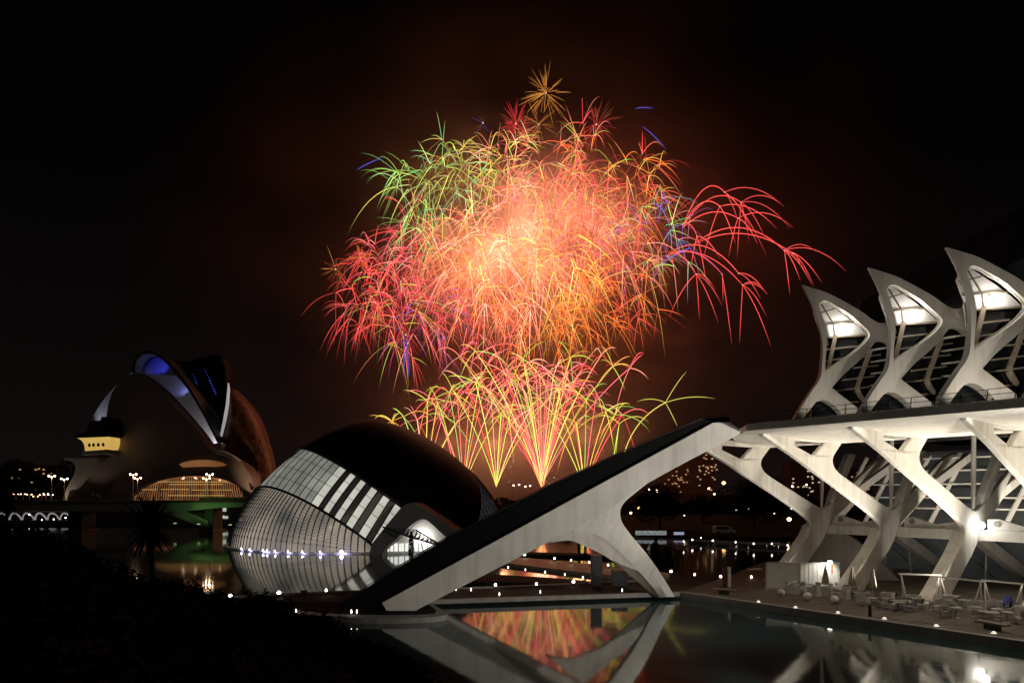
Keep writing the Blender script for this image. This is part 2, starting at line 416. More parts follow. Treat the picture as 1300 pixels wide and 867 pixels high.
# forked strut from the node upward (inner part), inclined glass braces below
def per_bay(name, make, m, bays=(0, 1, 2, 3), bevel=0.0):
    mb = MB(); make(mb, FT[1]); o = obj(name, mb, m, museum, bevel=bevel)
    for b in bays:
        if b != 1:
            c = o.copy(); COL.objects.link(c); c.location = mus(FT[b] - FT[1], 0, 0)
    if 1 not in bays: bpy.data.objects.remove(o)
def inner_strut(mb, t):
    mb.plate([smooth_loop([(71.4, 8.0), (72.7, 7.4), (75.6, 13.9, 1), (74.0, 13.9, 1)], 1)], lambda D, z: mus(t + .1 - (z - 8) * .18, D, z), mus(.6, 0, 0))
    mb.bar(mus(t + .6, 76.5, 9), mus(t - 1.9, 84, 13.6), .55, .8)
    mb.bar(mus(t + 4.6, 78, 4.2), mus(t + 1.2, 86, 12.6), .45, .7)
per_bay("inner_strut", inner_strut, WHITE, (0, 1, 2, 3), .05)
def facade_rib(mb, t):
    mb.bar(mus(t + 1.6, 82.6, 6.0), mus(t - 1.0, 85.4, 14.0), .3, .4); mb.bar(mus(t + 5.2, 82.6, 6.0), mus(t + 2.6, 85.4, 14.0), .3, .4)
    mb.bar(mus(t + 2.4, 80.0, 1.0), mus(t + .8, 75.6, 5.4), .18, .25); mb.bar(mus(t + 5.0, 80.0, 1.0), mus(t + 3.4, 75.6, 5.4), .18, .25)
per_bay("facade_rib", facade_rib, WHITE, (0, 1, 2, 3), .03)
def hanger(mb, t): mb.tube([mus(t + .15, 70.3, 8.0), mus(t + .15, 70.4, 10.5), mus(t + .15, 70.5, 14.9)], [.12, .2, .2], 10)
per_bay("hanger_rod", hanger, WHITE)
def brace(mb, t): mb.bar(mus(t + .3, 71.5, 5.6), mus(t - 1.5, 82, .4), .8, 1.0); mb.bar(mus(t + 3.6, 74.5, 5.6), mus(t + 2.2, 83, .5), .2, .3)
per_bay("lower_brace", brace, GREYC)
tb = MB(); tb.plate([[(71.3, 5.25), (72.6, 5.25), (72.9, 6.2), (71.3, 6.25)]], lambda D, z: mus(-12, D, z), mus(51, 0, 0)); obj("tie_beam", tb, WHITE, museum, bevel=.05)
def fin(mb, t):
    mb.plate([[(t - .6, 6.26), (t - .6, 7.2), (t - 1.4, 7.25), (t - 3.4, 6.6), (t - 5.6, 7.0), (t - 6.0, 6.26)]], lambda a, z: mus(a, 71.5, z), mus(0, .35, 0))
per_bay("beam_fin", fin, WHITE)
def pin(mb, t): mb.lathe((0, 0, 0), [(.26, 0), (.26, .12), (.18, .14)], 14); off = mus(t - 1.35, 71.45, 6.82); mb.v = [off + V((v.x * -SA + v.z * -CA, v.x * CA - v.z * SA, v.y)) for v in mb.v]
per_bay("pin_disc", pin, GREYC, (0, 1, 2))
# deck over the quay, with its cut end at the ramp
dk = MB()
secs = []
for t_, D0, D1 in ((-14, 46, 60.5), (31.2, 46, 60.5), (36, 51, 60.5), (39.6, 57.0, 60.8)):
    pr = [(D0, 14.85), (D0 - .05, 14.35)] + [(D0 + (D1 - D0) * s_, 14.33 - .28 * sin(pi * min(1, s_ * 1.0) * .55)) for s_ in (.12, .3, .5, .7, .88, 1.0)] + [(D1 + .05, 14.6), (D1, 14.86)]
    secs.append([mus(t_, D, z) for D, z in pr])
dk.grid(secs, close=True)
nn = len(secs[0]); dk.f.append(tuple(range(nn))); dk.f.append(tuple(3 * nn + j for j in range(nn)))
obj("deck_soffit", dk, WHITE, museum)
fa = MB(); fa.bar(mus(-14, 45.97, 14.62), mus(31.1, 45.97, 14.62), .12, .52); fa.bar(mus(31.2, 46.0, 14.62), mus(39.5, 56.9, 14.62), .12, .5); obj("deck_fascia", fa, mat("fascia_grey", (.5, .48, .45), var=.12), museum)
te = MB()
te.add([mus(-14, 46.5, 14.87), mus(31, 46.5, 14.87), mus(39, 58, 14.87), mus(43.5, 64.5, 16.9), mus(43.5, 66, 17.3), mus(43.5, 72, 17.3), mus(-14, 72, 17.3), mus(-14, 66, 17.3), mus(-14, 49, 15.25), mus(31, 49, 15.25)],
       [(0, 1, 9, 8), (1, 2, 3, 9), (8, 9, 3, 4, 7), (7, 4, 5, 6)])
te.plate([[(61.2, 14.9), (77, 14.9), (77, 17.25), (66, 17.25)]], lambda D, z: mus(-14, D, z), mus(57.5, 0, 0))
obj("terrace", te, BLACKM, museum)
rl = MB(); Dk = 66.4
for i in range(29):
    t_ = -12 + i * 2.0
    if t_ > 42.6: break
    rl.bar(mus(t_, Dk, 17.25), mus(t_ - .18, Dk - .25, 18.25), .07, .07)
for z_, o_ in ((18.25, -.25), (17.8, -.13)): rl.bar(mus(-12, Dk + o_, z_), mus(42.4, Dk + o_, z_), .05, .05)
obj("railing", rl, BLACKM, museum)
# sawtooth gables: plates standing in oblique vertical planes
P1 = mus(33.53, 70, 20); P2 = mus(27.8, 76, 20)
pn = (P2 - P1).cross(V((0, 0, 1))).normalized(); pn = pn if pn.y < 0 else -pn
pl = lambda x, y: on_plane(x, y, P1, pn)
gable = [(1102.5, 339.4, 1), (1121, 345), (1140, 351), (1168, 366), (1188, 377.5), (1200, 387), (1211, 392.5), (1221, 391), (1229, 384), (1236, 384, 1), (1236, 424, 1), (1226, 424, 1), (1219, 417), (1209, 415.5), (1203, 419),
         (1195, 431), (1180, 446), (1161, 461.5), (1144, 481, 1), (1183, 511, 1), (1183, 521, 1), (1158, 523, 1), (1158, 515), (1146, 504), (1136, 498), (1128, 497.5), (1121, 501), (1106, 521, 1), (1105, 527, 1), (1091, 528, 1), (1092, 523),
         (1105, 502), (1118, 482), (1126, 472), (1130, 460), (1131, 440), (1131, 415), (1127, 398), (1121, 379), (1113, 359.5)]
eye = [(1125.5, 369), (1127.5, 364), (1132, 361), (1139, 362), (1151, 369), (1168, 379), (1179, 388.5), (1190, 398), (1197, 405), (1196.5, 411), (1191.5, 418), (1180, 428.5), (1166.6, 438), (1150, 449), (1141, 455), (1134.5, 461), (1135, 441), (1137.5, 422), (1136, 403), (1131.5, 383)]
gm = MB(); gm.plate([smooth_loop(gable), smooth_loop(eye)], pl, lambda x, y: -pn * (.35 + .95 * max(0, min(1, (y - 395) / 80.0))))
g1 = obj("gable_rib", gm, WHITE, museum, bevel=.06)
# recessed rim inside the eye
scale_eye = lambda k_: [(1152 + (p[0] - 1152) * k_, 400 + (p[1] - 400) * k_) for p in smooth_loop(eye)]
rm = MB(); rm.plate([scale_eye(1.05), scale_eye(.95)], lambda x, y: pl(x, y) - pn * (.36 + .9 * max(0, min(1, (y - 395) / 80.0))), -pn * .12); r1 = obj("eye_rim", rm, WHITE, museum)
def back(x, y, d): return pl(x, y) - pn * d
hd = MB(); hd.plate([[(1124, 372), (1130, 356), (1145, 360), (1168, 376), (1188, 392), (1199, 403), (1143, 407), (1133, 400), (1128, 385)]], lambda x, y: back(x, y, 1.35 + max(0, (405 - y)) * .006), -pn * .15)
h1 = obj("lit_hood", hd, SOFFIT, museum)
wg = MB(); wg.plate([[(1140, 398), (1205, 396), (1224, 418), (1216, 470), (1192, 530), (1120, 530), (1128, 480), (1146, 462), (1142, 430)]], lambda x, y: back(x, y, 2.0), -pn * .1)
w1 = obj("gable_window", wg, DGLASS, museum)
mu = MB()
def seg(a, b, d=.95, w_=.12): mu.bar(back(a[0], a[1], d), back(b[0], b[1], d), w_, w_)
for a, b in (((1125, 377), (1152, 369)), ((1128, 392), (1182, 388)), ((1133, 362), (1150, 390)), ((1150, 390), (1152, 406)), ((1124, 374), (1139, 404)), ((1139, 404), (1143, 420))): seg(a, b)
m1 = obj("glazing_bars", mu, mat("bronze_bar", (.16, .12, .08), var=.2), museum)
cl = MB(); cl.bar(back(1156, 404, 1.5), back(1146, 452, 1.7), .55, .4); cl.bar(back(1206, 425, 1.6), back(1186, 480, 1.7), .4, .4); cl.bar(back(1186, 480, 1.6), back(1196, 496, 1.7), .4, .4)
for a, b in (((1150, 483), (1206, 476)), ((1166, 499), (1198, 496.5)), ((1166, 467), (1213, 461)), ((1182, 450), (1218, 446)), ((1196, 434), (1221, 431)), ((1143, 424), (1188, 419)), ((1142, 440), (1168, 436))): cl.bar(back(a[0], a[1], 1.7), back(b[0], b[1], 1.7), .16, .16)
cl.bar(back(1142, 407, 1.5), back(1200, 404, 1.5), .26, .25)
c1 = obj("gable_column", cl, mat("tan_concrete", (.4, .33, .25), var=.15), museum)
sd = MB(); sd.grid([[back(x, y, d) for d in (0.05, 1.2)] + [mus(33.53 - STEP, 70, 20) * 0 + (pl(x2, y2) + mus(-STEP, 0, 0) - pn * 1.2)] for (x, y), (x2, y2) in (((1230, 388), (1130, 400)), ((1233, 400), (1132, 410)), ((1233, 421), (1133, 426)))])
sm = sd; s1 = obj("valley_web", sd, WHITE, museum); s1.modifiers.new("solid", 'SOLIDIFY').thickness = .4
for k_ in (0, 2, 3, 4):
    for o in (g1, r1, h1, w1, m1, c1, s1):
        c = o.copy(); COL.objects.link(c); c.location = mus((1 - k_) * STEP, 0, 0)
# floor edges behind the gables and lower glazing
fe = MB()
for z_ in (20.2, 21.5, 22.8, 24.1, 25.4, 26.7): fe.bar(mus(-12, 77.2, z_), mus(37.5, 77.2, z_), .3, .16)
obj("floor_edge", fe, WHITE, museum)
fe = MB()
for z_ in (7.9, 9.1, 10.6, 12.1, 13.5): fe.bar(mus(-12, 83.5 + (z_ - 8) * .2, z_), mus(39.6, 83.5 + (z_ - 8) * .2, z_), .35, .16)
obj("facade_transom", fe, WHITE, museum)
gl = MB(); gl.plate([[(-12, .5), (40, .5), (41, 14.5), (-12, 14.5)]], lambda t_, z: mus(t_, 86.6 + z * .1, z), mus(0, .2, 0))
gl.plate([[(-12, .5), (33.5, .5), (36.8, 5.6), (-12, 5.6)]], lambda t_, z: mus(t_, 83.5 - z * 1.6, z), mus(0, .15, 0))
obj("curtain_glass", gl, glow_mat("lobby_glass", (.30, .33, .31), .06, (.1, .11, .105), .2), museum)
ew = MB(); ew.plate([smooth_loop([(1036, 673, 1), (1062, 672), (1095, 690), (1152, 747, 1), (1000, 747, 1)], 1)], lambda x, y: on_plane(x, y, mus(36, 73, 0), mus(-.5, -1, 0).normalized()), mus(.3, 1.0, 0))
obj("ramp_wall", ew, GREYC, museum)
rf = MB()
rs = []
for t_, zz in ((44.0, 30.0), (41.5, 33.2), (33, 36.2), (25, 39.3), (10, 44.0), (-12, 48.0)): rs.append([mus(t_, 79, 17.3), mus(t_, 79.5, zz - 7.5), mus(t_, 85, zz), mus(t_, 100, zz + 5), mus(t_, 118, 17)])
rf.grid(rs); rf.f.append((0, 1, 2, 3, 4)); rf.f.append(tuple(len(rf.v) - 5 + j for j in range(5)))
obj("roof", rf, ROOFM, museum)

# museum floodlights (each a fixture with its lamp)
def flood(loc, target, energy, angle, color=(1, .905, .765), parent=museum, size=.22, visible=False):
    mb = MB(); d = (V(target) - V(loc)).normalized(); mb.bar(V(loc) - d * .35, V(loc) - d * .08, size, size); o = obj("floodlight", mb, DARKM, parent)
    spot("flood_lamp", loc, target, energy, angle, .7, color, .1)
    return o
for k_, e_ in ((0, 1200), (1, 3800), (2, 7000), (3, 8000), (4, 8000)):
    t_ = FT[k_]
    flood(mus(t_ - 3.4, 63.0, .9), mus(t_ + .6, 60, 11.5), e_ * 1.0, 105)
    flood(mus(t_ - 2.2, 75.5, 6.4), mus(t_ - 1.0, 85, 12.0), 220 + e_ * .26, 125, size=.18)
    flood(mus(t_ - 4.4, 68.4, .8), mus(t_ - 1.0, 72.5, 5.5), e_ * .07, 100, size=.18)
for k_, e_ in ((0, 700), (1, 1000), (2, 1500), (3, 1500), (4, 1500)):
    t_ = 33.53 + (1 - k_) * STEP
    flood(mus(t_ - 4.2, 68.4, 17.7), mus(t_ - 1.5, 73, 22.5), e_ * .5, 110, size=.18)
    L = back(1163, 392, .95) + mus((1 - k_) * STEP, 0, 0)
    mb = MB(); mb.ball(L, .16, 10); obj("hood_lamp", mb, LAMPW, museum)
    point("hood_light", L - V((0, 0, .1)) + pn * .6, 210, (1, .95, .86), .12)
for tt in (12, 30):
    flood(V((14.2, 30.0, 1.0)), mus(tt, 46, 14.6), 900, 50, size=.2)  # floods added out in the pool to brighten the deck fascia
# glaring node lamp
nl = mus(FT[2] - .55, 70.2, 6.7)
mb = MB(); mb.ball(nl, .3, 12); obj("node_lamp", mb, mat("lamp_glare", (.8, .8, .8), emit=(1, .97, .9), estr=30), museum)
point("node_light", nl + mus(-.8, -1.2, .1), 60, (1, .96, .88), .25)

# ------------------------------------------------------------------ pedestrian ramp
NY = 53.0; FY = 62.0
ramp = thing("pedestrian_ramp", "white inclined walkway rising from the pool platform to the museum deck", "walkway", at(507, 775, NY))
beam = [(484.5, 765, 1), (905, 536.5, 1), (926, 535.5, 1), (940.5, 546, 1), (939, 551, 1), (916, 563, 1), (860, 592), (800, 626), (784, 640), (760, 655), (731, 670, 1), (531, 773, 1), (526, 777, 1), (492, 777.5, 1)]
mb = MB(); mb.plate([smooth_loop(beam, 1)], lambda x, y: at(x, y, NY), (0, 1.0, 0)); obj("edge_beam", mb, RAMPW, ramp, bevel=.07)
# far edge beam, same slope
sx = FY / NY
mb = MB(); mb.plate([[(p[0], p[1]) for p in smooth_loop(beam, 1)]], lambda x, y: at(x, y, NY) + V((0, FY - NY - 1.0, 0)), (0, 1.0, 0)); obj("edge_beam", mb, RAMPW, ramp)
# soffit slab between the beams and stair treads on top
A = at(486, 766, NY); B = at(905, 537, NY); Bt = at(926, 536, NY)
mb = MB(); mb.plate([[(A.x + .6, A.z - 1.3), (B.x, B.z - 1.3), (Bt.x, Bt.z - 1.0), (Bt.x, Bt.z - .3), (B.x, B.z - .4), (A.x + .6, A.z - .5)]], lambda x, z: V((x, NY + 1.0, z)), (0, FY - NY - 2.0, 0)); obj("soffit_slab", mb, RAMPW, ramp)
mb = MB(); ns = 96
for i in range(ns):
    s0 = i / ns; p = A.lerp(B, s0 + .5 / ns); mb.box((p.x, (NY + FY) / 2, p.z + .02), ((B.x - A.x) / ns * 1.25, FY - NY - 1.2, .16))
obj("stair_treads", mb, DARKM, ramp)
# dark side panels and railings
for Y_, nm in ((NY + .5, 0), (FY - .5, 1)):
    mb = MB(); up = V((0, 0, 1)); h0 = 2.0
    lo = [(-13.4, .5), (A.x - .2, .5), (A.x + .05, A.z + .02), (B.x, B.z + .02), (Bt.x + .2, Bt.z + .02)]
    hi = [(-13.6, .75), (-9.6, 3.3), (-5.4, 5.8), (2.86, 10.0), (9.0, 12.85), (15.3, 15.45), (Bt.x + .2, Bt.z + .45)]
    mb.plate([lo + hi[::-1]], lambda x, z: V((x, Y_, z)), (0, .12, 0)); obj("side_panel", mb, mat("side_black", (.004, .004, .0045), rough=.6, spec=.1), ramp)
    mb = MB()
    for (xa, za), (xb, zb) in zip(hi, hi[1:]): mb.bar(V((xa, Y_ + .06, za + .12)), V((xb, Y_ + .06, zb + .12)), .07, .07)
    for i in range(37):
        x = -13.2 + i * .8
        for (xa, za), (xb, zb) in zip(hi, hi[1:]):
            if xa <= x <= xb: z = za + (zb - za) * (x - xa) / (xb - xa); mb.bar(V((x, Y_ + .06, z - .1)), V((x, Y_ + .06, z + .12)), .05, .05)
    obj("handrail", mb, BLACKM, ramp)
# splayed leg: a front and a rear limb meeting at one foot
FTP = ground(849, 757.5, .35)
def limb(name, top, foot, mtl):
    mb = MB(); mb.grid([[t_.lerp(f_, s_) for t_, f_ in zip(top, foot)] for s_ in (0, .25, .5, .75, 1)], close=True)
    n_ = len(top); mb.f.append(tuple(range(n_))); mb.f.append(tuple(4*n_ + i for i in range(n_))); return obj(name, mb, mtl, ramp, bevel=.05)
foot = lambda dx, dy: FTP + V((dx, dy, 0))
def cat(secs, k=4):
    out = []; n_ = len(secs)
    for i in range(n_ - 1):
        a, b, c, d = secs[max(0, i-1)], secs[i], secs[i+1], secs[min(n_-1, i+2)]
        for j in range(k):
            t = j / k; out.append([(q*2 + (r-p)*t + (p*2 - q*5 + r*4 - w_)*t*t + (q*3 - p - r*3 + w_)*t*t*t) * .5 for p, q, r, w_ in zip(a, b, c, d)])
    return out + [secs[-1]]
def curved(name, secs):
    secs = cat(secs); mb = MB(); mb.grid(secs, close=True); n_ = len(secs[0]); mb.f.append(tuple(range(n_))); mb.f.append(tuple((len(secs)-1)*n_ + i for i in range(n_))); o = obj(name, mb, RAMPW, ramp, smooth=True); o.data.set_sharp_from_angle(angle=radians(28)); return o
# front limb sections (left, ridge, right, back) sweeping from the beam to the foot
fs_ = []
for l, r_, rt, Y_, th in (((700, 672), (758, 640), (838, 601), NY + .05, 1.0), ((722, 672), (762, 648), (806, 626), NY + .1, 1.05), ((744, 675), (768, 656), (791, 640), NY + .35, 1.1), ((762, 681), (776, 666), (787.5, 654), NY + .9, 1.2), ((780, 694), (789, 681), (795, 671), NY + 2.0, 1.1), ((808, 722), (815, 712), (822, 704), NY + 4.3, 1.0), ((826, 742), (833, 734), (841, 731), FTP.y - .8, .9), ((838, 758), (846, 757.5), (857, 757.5), FTP.y - .1, .8)):
    fs_.append([at(l[0], l[1], Y_ + .25), at(r_[0], r_[1], Y_), at(rt[0], rt[1], Y_ + .2), at(rt[0], rt[1], Y_ + .2) + V((-.1, th, 0)), at(l[0], l[1], Y_ + .25) + V((.05, th, 0))])
curved("front_leg", fs_)
rsx = []
for a, b, Y_ in (((692, 690), (742, 655), FY - .6), ((722, 686), (760, 670), FY - .7), ((742, 693), (775, 684), FY - .9), ((772, 708), (796, 700), FY - 1.2), ((806, 735), (822, 727), FTP.y + .9), ((828, 754), (842, 750), FTP.y + .5), ((838, 759), (850, 757), FTP.y + .3)):
    p, q = at(a[0], a[1], Y_), at(b[0], b[1], Y_); rsx.append([p, q, q + V((.1, .8, 0)), p + V((.1, .8, 0))])
curved("rear_leg", rsx)
# deck-mounted flood lighting the ramp, and an unseen one added out in the pool
for loc_, tg_, e_ in ((mus(6, 47.2, 13.6), at(760, 640, NY), 21000), (V((14.0, 30.0, 1.0)), at(690, 680, NY), 4400)):
    flood(loc_, tg_, e_, 62, (1, .95, .86), ramp, .3)
b_ = V((14.0, 30.0, -.3))
mb = MB(); mb.lathe(b_, [(.5, 0), (.45, .7), (.2, .8), (.12, 1.0)], 12); obj("added_flood_base", mb, DARKM, ramp)  # base of the added floods, in the pool below the view

# ------------------------------------------------------------------ domed cinema
DC = V((-26.9, 134.57, 0)); DA, DB, DH, DP = 25.98, 26.78, 23.84, 1.605
du = V((-.6, .8, 0)); dv = V((.8, .6, 0))
def dpt(th, r, off=0.0):
    p = DC + du * (DA + off) * r * cos(th) + dv * (DB + off) * r * sin(th); p.z = (DH + off) * max(0.0, 1 - r ** DP) ** (1 / DP); return p
def dproj(P, off=0.0):
    d = P - DC; x = d.dot(du) / DA; y = d.dot(dv) / DB; z = max(0, d.z) / DH
    s_ = (sqrt(x*x + y*y) ** DP + z ** DP) ** (-1 / DP); q = d * s_; return DC + q * (1 + off / max(q.length, .1))
PL1 = (V((-26.304, 116.343, 12.235)), V((.5802, .2933, .7598))); PL2 = (V((-33.886, 113.982, 7.243)), V((.5478, .4251, .7205))); PL3 = (V((-5.854, 124.837, 7.455)), V((-.5193, -.5149, .6821)))
def root(th, P):
    f = lambda r: (dpt(th, r) - P[0]).dot(P[1])
    if f(1) > 0: return 1.0
    a, b = 0.0, 1.0
    for _ in range(40):
        m_ = (a + b) / 2
        if f(m_) > 0: a = m_
        else: b = m_
    return a
cinema = thing("domed_cinema", "eye-shaped domed building with a black shell and lit glazed eyelid rising from the pool", "building", V((DC.x, DC.y, 0)))
NT = 220
TH = [2 * pi * i / NT for i in range(NT + 1)]
R1 = [root(t_, PL1) for t_ in TH]; R2 = [max(a, root(t_, PL2)) for a, t_ in zip(R1, TH)]; R3 = [root(t_, PL3) for t_ in TH]
mb = MB(); rows = []
for i in range(31):
    s_ = (i / 30) ** .8; rows.append([dpt(t_, max(.001, s_ * min(a, c_))) for t_, a, c_ in zip(TH, R1, R3)])
mb.grid(rows); obj("shell", mb, SHELLK, cinema, smooth=True)
# seam rims
def runs(R):
    idx = [i for i in range(NT) if R[i] < .995]
    # rotate so that the run is contiguous
    if not idx: return []
    brk = [j for j in range(len(idx)) if idx[j] - idx[j-1] != 1]
    s_ = brk[0] if brk else 0
    return idx[s_:] + idx[:s_]
mb = MB(); mb.tube([dpt(TH[i], R1[i], .1) for i in runs(R1)], .34, 8); obj("eyelid_rim", mb, DARKM, cinema, smooth=True)
mb = MB(); mb.tube([dpt(TH[i], R2[i], .1) for i in runs(R2)], .22, 8); obj("lower_rim", mb, BLACKM, cinema, smooth=True)
# band of tilted panels between the two seams
seam1 = [dpt(TH[i], R1[i]) for i in runs(R1)]; seam2 = [dpt(TH[i], R2[i]) for i in runs(R2)]
dd = V((-.42, -.53, -.74)).normalized(); wv = V((20, -12.7, -10.6)); wv = (wv - dd * wv.dot(dd)).normalized()
def seam_at(seam, c):
    best = None
    for a, b in zip(seam, seam[1:]):
        fa_, fb_ = a.dot(wv) - c, b.dot(wv) - c
        if fa_ * fb_ <= 0 and abs(fa_ - fb_) > 1e-9:
            p = a.lerp(b, fa_ / (fa_ - fb_))
            if best is None or p.y < best.y: best = p
    return best or min((p for p in seam if p.y < 140), key=lambda p: abs(p.dot(wv) - c))
def cst(px):
    # seam-1 point seen at that column, as a constant along the strip direction
    X_ = [(CX + F * p.x / p.y, p) for p in seam1 if p.y < 140]
    for (xa, a), (xb, b) in zip(X_, X_[1:]):
        if min(xa, xb) <= px <= max(xa, xb): return a.lerp(b, (px - xa) / (xb - xa)).dot(wv)
    return min(X_, key=lambda q: abs(q[0] - px))[1].dot(wv)
edges = [383, 388, 394, 400, 406, 412, 418, 425, 432, 440.5, 446, 453, 459, 466, 472.5, 480.5, 487.5, 496, 502.5, 510.5]
lit = {i: True for i in range(9)}
for i in range(9, 19): lit[i] = (i % 2 == 0)
SLAT = mat("slat_grey", (.5, .47, .43), rough=.5, var=.2)
mats_l = [glow_mat("panel_glow_dim", (.27, .275, .24), .9, (.14, .145, .125), .25), glow_mat("panel_glow_mid", (.40, .41, .36), .8, (.2, .2, .18), .3), glow_mat("panel_glow_bright", (.80, .79, .68), .82, (.5, .5, .43), .2)]
C = [cst(e_) for e_ in edges]
def strip_rows(c0, c1, o_):
    a0, a1, b0, b1 = seam_at(seam1, c0), seam_at(seam1, c1), seam_at(seam2, c0), seam_at(seam2, c1)
    if None in (a0, a1, b0, b1): return None
    return [[dproj(a0.lerp(a1, u_).lerp(b0.lerp(b1, u_), q / 8), o_) for u_ in (0, .5, 1)] for q in range(9)]
for i in range(19):
    r_ = strip_rows(C[i], C[i+1], -.05)
    if r_ is None: continue
    mb = MB(); mb.grid(r_)
    o = obj("window_panel" if lit[i] else "dark_slat", mb, (mats_l[0] if i < 6 else mats_l[1] if i < 8 else mats_l[2]) if lit[i] else SLAT, cinema)
    o.modifiers.new("solid", 'SOLIDIFY').thickness = .12
    if lit[i]:
        mb = MB()
        for u_ in (0, 2): mb.tube([row[u_] for row in r_], .09, 5)
        for q in (2, 4, 6): mb.tube(r_[q], .05, 4)
        obj("mullion", mb, BLACKM, o if False else cinema)
# remaining strip of the band turning away on the far left
mb = MB(); mb.grid([[dpt(TH[i], R1[i] + (R2[i] - R1[i]) * q / 6, -.22) for i in runs(R1)] for q in range(7)]); obj("band_backing", mb, mats_l[0], cinema, smooth=True)
# lower glazing with its wavy lattice
run2 = [i for i in range(NT) if R2[i] < .999]; run2 = runs(R2)
mb = MB(); rows = []
for q in range(11): rows.append([dpt(TH[i], R2[i] + (1 - R2[i]) * q / 10 * .999, -.3) for i in run2])
mb.grid(rows)
LG = glow_mat("lower_glow", (.46, .385, .30), .85, (.09, .09, .085), .14)
obj("lower_glazing", mb, LG, cinema, smooth=True)
mb = MB()
def lowpt(fi, q, off=0):
    i0 = max(0, min(len(run2) - 1.001, fi)); a = int(i0); f_ = i0 - a
    i, j = run2[a], run2[a+1]; th = TH[i] + (TH[j] - TH[i] if j > i else 0) * f_; r2 = R2[i] * (1-f_) + R2[j] * f_
    return dpt(th, r2 + (1 - r2) * q, off)
nr = len(run2); LEAN = -1.0
nl_ = int(nr / 1.45)
for fi in range(nl_):
    f0_ = fi * 1.45; path = [lowpt(f0_ + LEAN * (1 - q) ** 2 * 10.0 * (1 - R2[run2[max(0, min(nr - 1, int(f0_)))]]), q, .06) for q in [j / 12 for j in range(13)]]
    mb.tube(path, .075, 4)
    for q in range(1, 12): mb.ball(path[q], .15, 5)
for q in range(1, 12):
    mb.tube([lowpt(k_ * .5, (q / 12) ** .85, .02) for k_ in range(0, nr * 2 - 2)], .025, 4)
obj("glazing_lattice", mb, mat("lattice_grey", (.05, .047, .045), rough=.5), cinema)
# inner globe of the theatre, dim behind the glass, is left as darker cladding: waterline plinth and lamps
rp_ = MB(); prof = []
for i in range(NT + 1):
    t_ = TH[i]; prof.append([dpt(t_, 1.0, .1) + V((0, 0, -.5)), dpt(t_, 1.0, .9) + V((0, 0, -.5)), dpt(t_, 1.0, .9) + V((0, 0, .22)), dpt(t_, 1.0, .1) + V((0, 0, .3))])
rp_.grid(prof, close=True); obj("plinth", rp_, WHITEP, cinema)
for px in (293, 299, 306, 316, 335, 339, 349, 365, 384, 407, 433):
    best = min((dpt(t_ / 400 * 2 * pi, 1.0, .75) for t_ in range(400)), key=lambda p: abs(CX + F * p.x / p.y - px) + (500 if p.y > DC.y else 0))
    mb = MB(); mb.ball(best + V((0, 0, .42)), .11 if px != 433 else .26, 8); obj("waterline_lamp", mb, LAMPB, cinema); point("waterline_light", best + V((.25, -.55, .38)), 26 if px != 433 else 90, (.62, .55, 1.0), .08)
fl_ = ground(386, 751.6, .62); mb = MB(); mb.box(fl_, (.5, .35, .35)); obj("floodlight", mb, DARKM, cinema); spot("added_dome_flood", fl_ + V((0, .4, .1)), V((-22, 112, 8)), 2600, 62, .7, (1, .93, .82), .15)  # flood added on the pool walk to lift the dome's dark slats
# right-hand glazed side
i3 = runs(R3)
mb = MB(); mb.grid([[dpt(TH[i], R3[i] + (1 - R3[i]) * q / 8, -.05) for i in i3] for q in range(9)]); obj("side_glazing", mb, mat("side_glass", (.1, .1, .11), rough=.2, emit=(.2, .2, .22), estr=.12, sampled=False), cinema, smooth=True)
mb = MB()
for i in i3[::2]: mb.tube([dpt(TH[i], R3[i] + (1 - R3[i]) * q / 8, .05) for q in range(9)], .09, 4)
for q in range(1, 8): mb.tube([dpt(TH[i], R3[i] + (1 - R3[i]) * q / 8, .05) for i in i3], .06, 4)
obj("side_lattice", mb, DARKM, cinema)
# entrance arch
EP = V((-17, 107.2, 0)); en = V((.35, -.937, 0))
ep = lambda x, y: on_plane(x, y, EP, en)
outer = [(468, 707, 1), (471, 692), (492, 664), (512, 641.5), (519, 637.5), (527, 639), (556, 658), (610, 694, 1), (610, 707, 1)]
opening = [(485, 699), (500, 687), (519, 669), (530, 660.5), (537, 658.5), (544, 661), (566, 682), (590, 699, 1), (590, 706.5, 1), (486, 706.5, 1)]
mb = MB(); mb.plate([smooth_loop(outer), smooth_loop(opening)], ep, V((.9, 4.0, 0))); obj("entrance_arch", mb, mat("arch_concrete", (.06, .055, .05), var=.15, scale=.5), cinema, bevel=.05)
mb = MB(); mb.plate([[(478, 707), (488, 690), (519, 660), (540, 655), (606, 700), (606, 707)]], lambda x, y: ep(x, y) - en * 1.6, -en * .3); obj("entrance_wall", mb, SOFFIT, cinema)
mb = MB(); mb.plate([[(486, 700.5), (498, 690.5), (555, 690.5), (560, 700.5)]], lambda x, y: ep(x, y) - en * 1.5, -en * .05); obj("entrance_window", mb, glow_mat("entrance_glow", (.95, .95, .9), 1.1, (.7, .68, .6), .5), cinema)
mb = MB()
for x in (497, 502, 508, 516, 526, 534, 545): mb.bar(ep(x, 701) + en * -1.4, ep(x, 690) + en * -1.4, .22, .1)
obj("door_frame", mb, mat("frame_grey", (.3, .29, .26)), cinema)
point("entrance_light", ep(540, 684) - en * .75, 380, (1, .95, .86), .3)
mb = MB(); Lc = [(485, 669), (510, 673), (530, 673), (555, 690), (551, 692), (518, 682)]
q = [ep(x, y) + en * 3 for x, y in Lc]
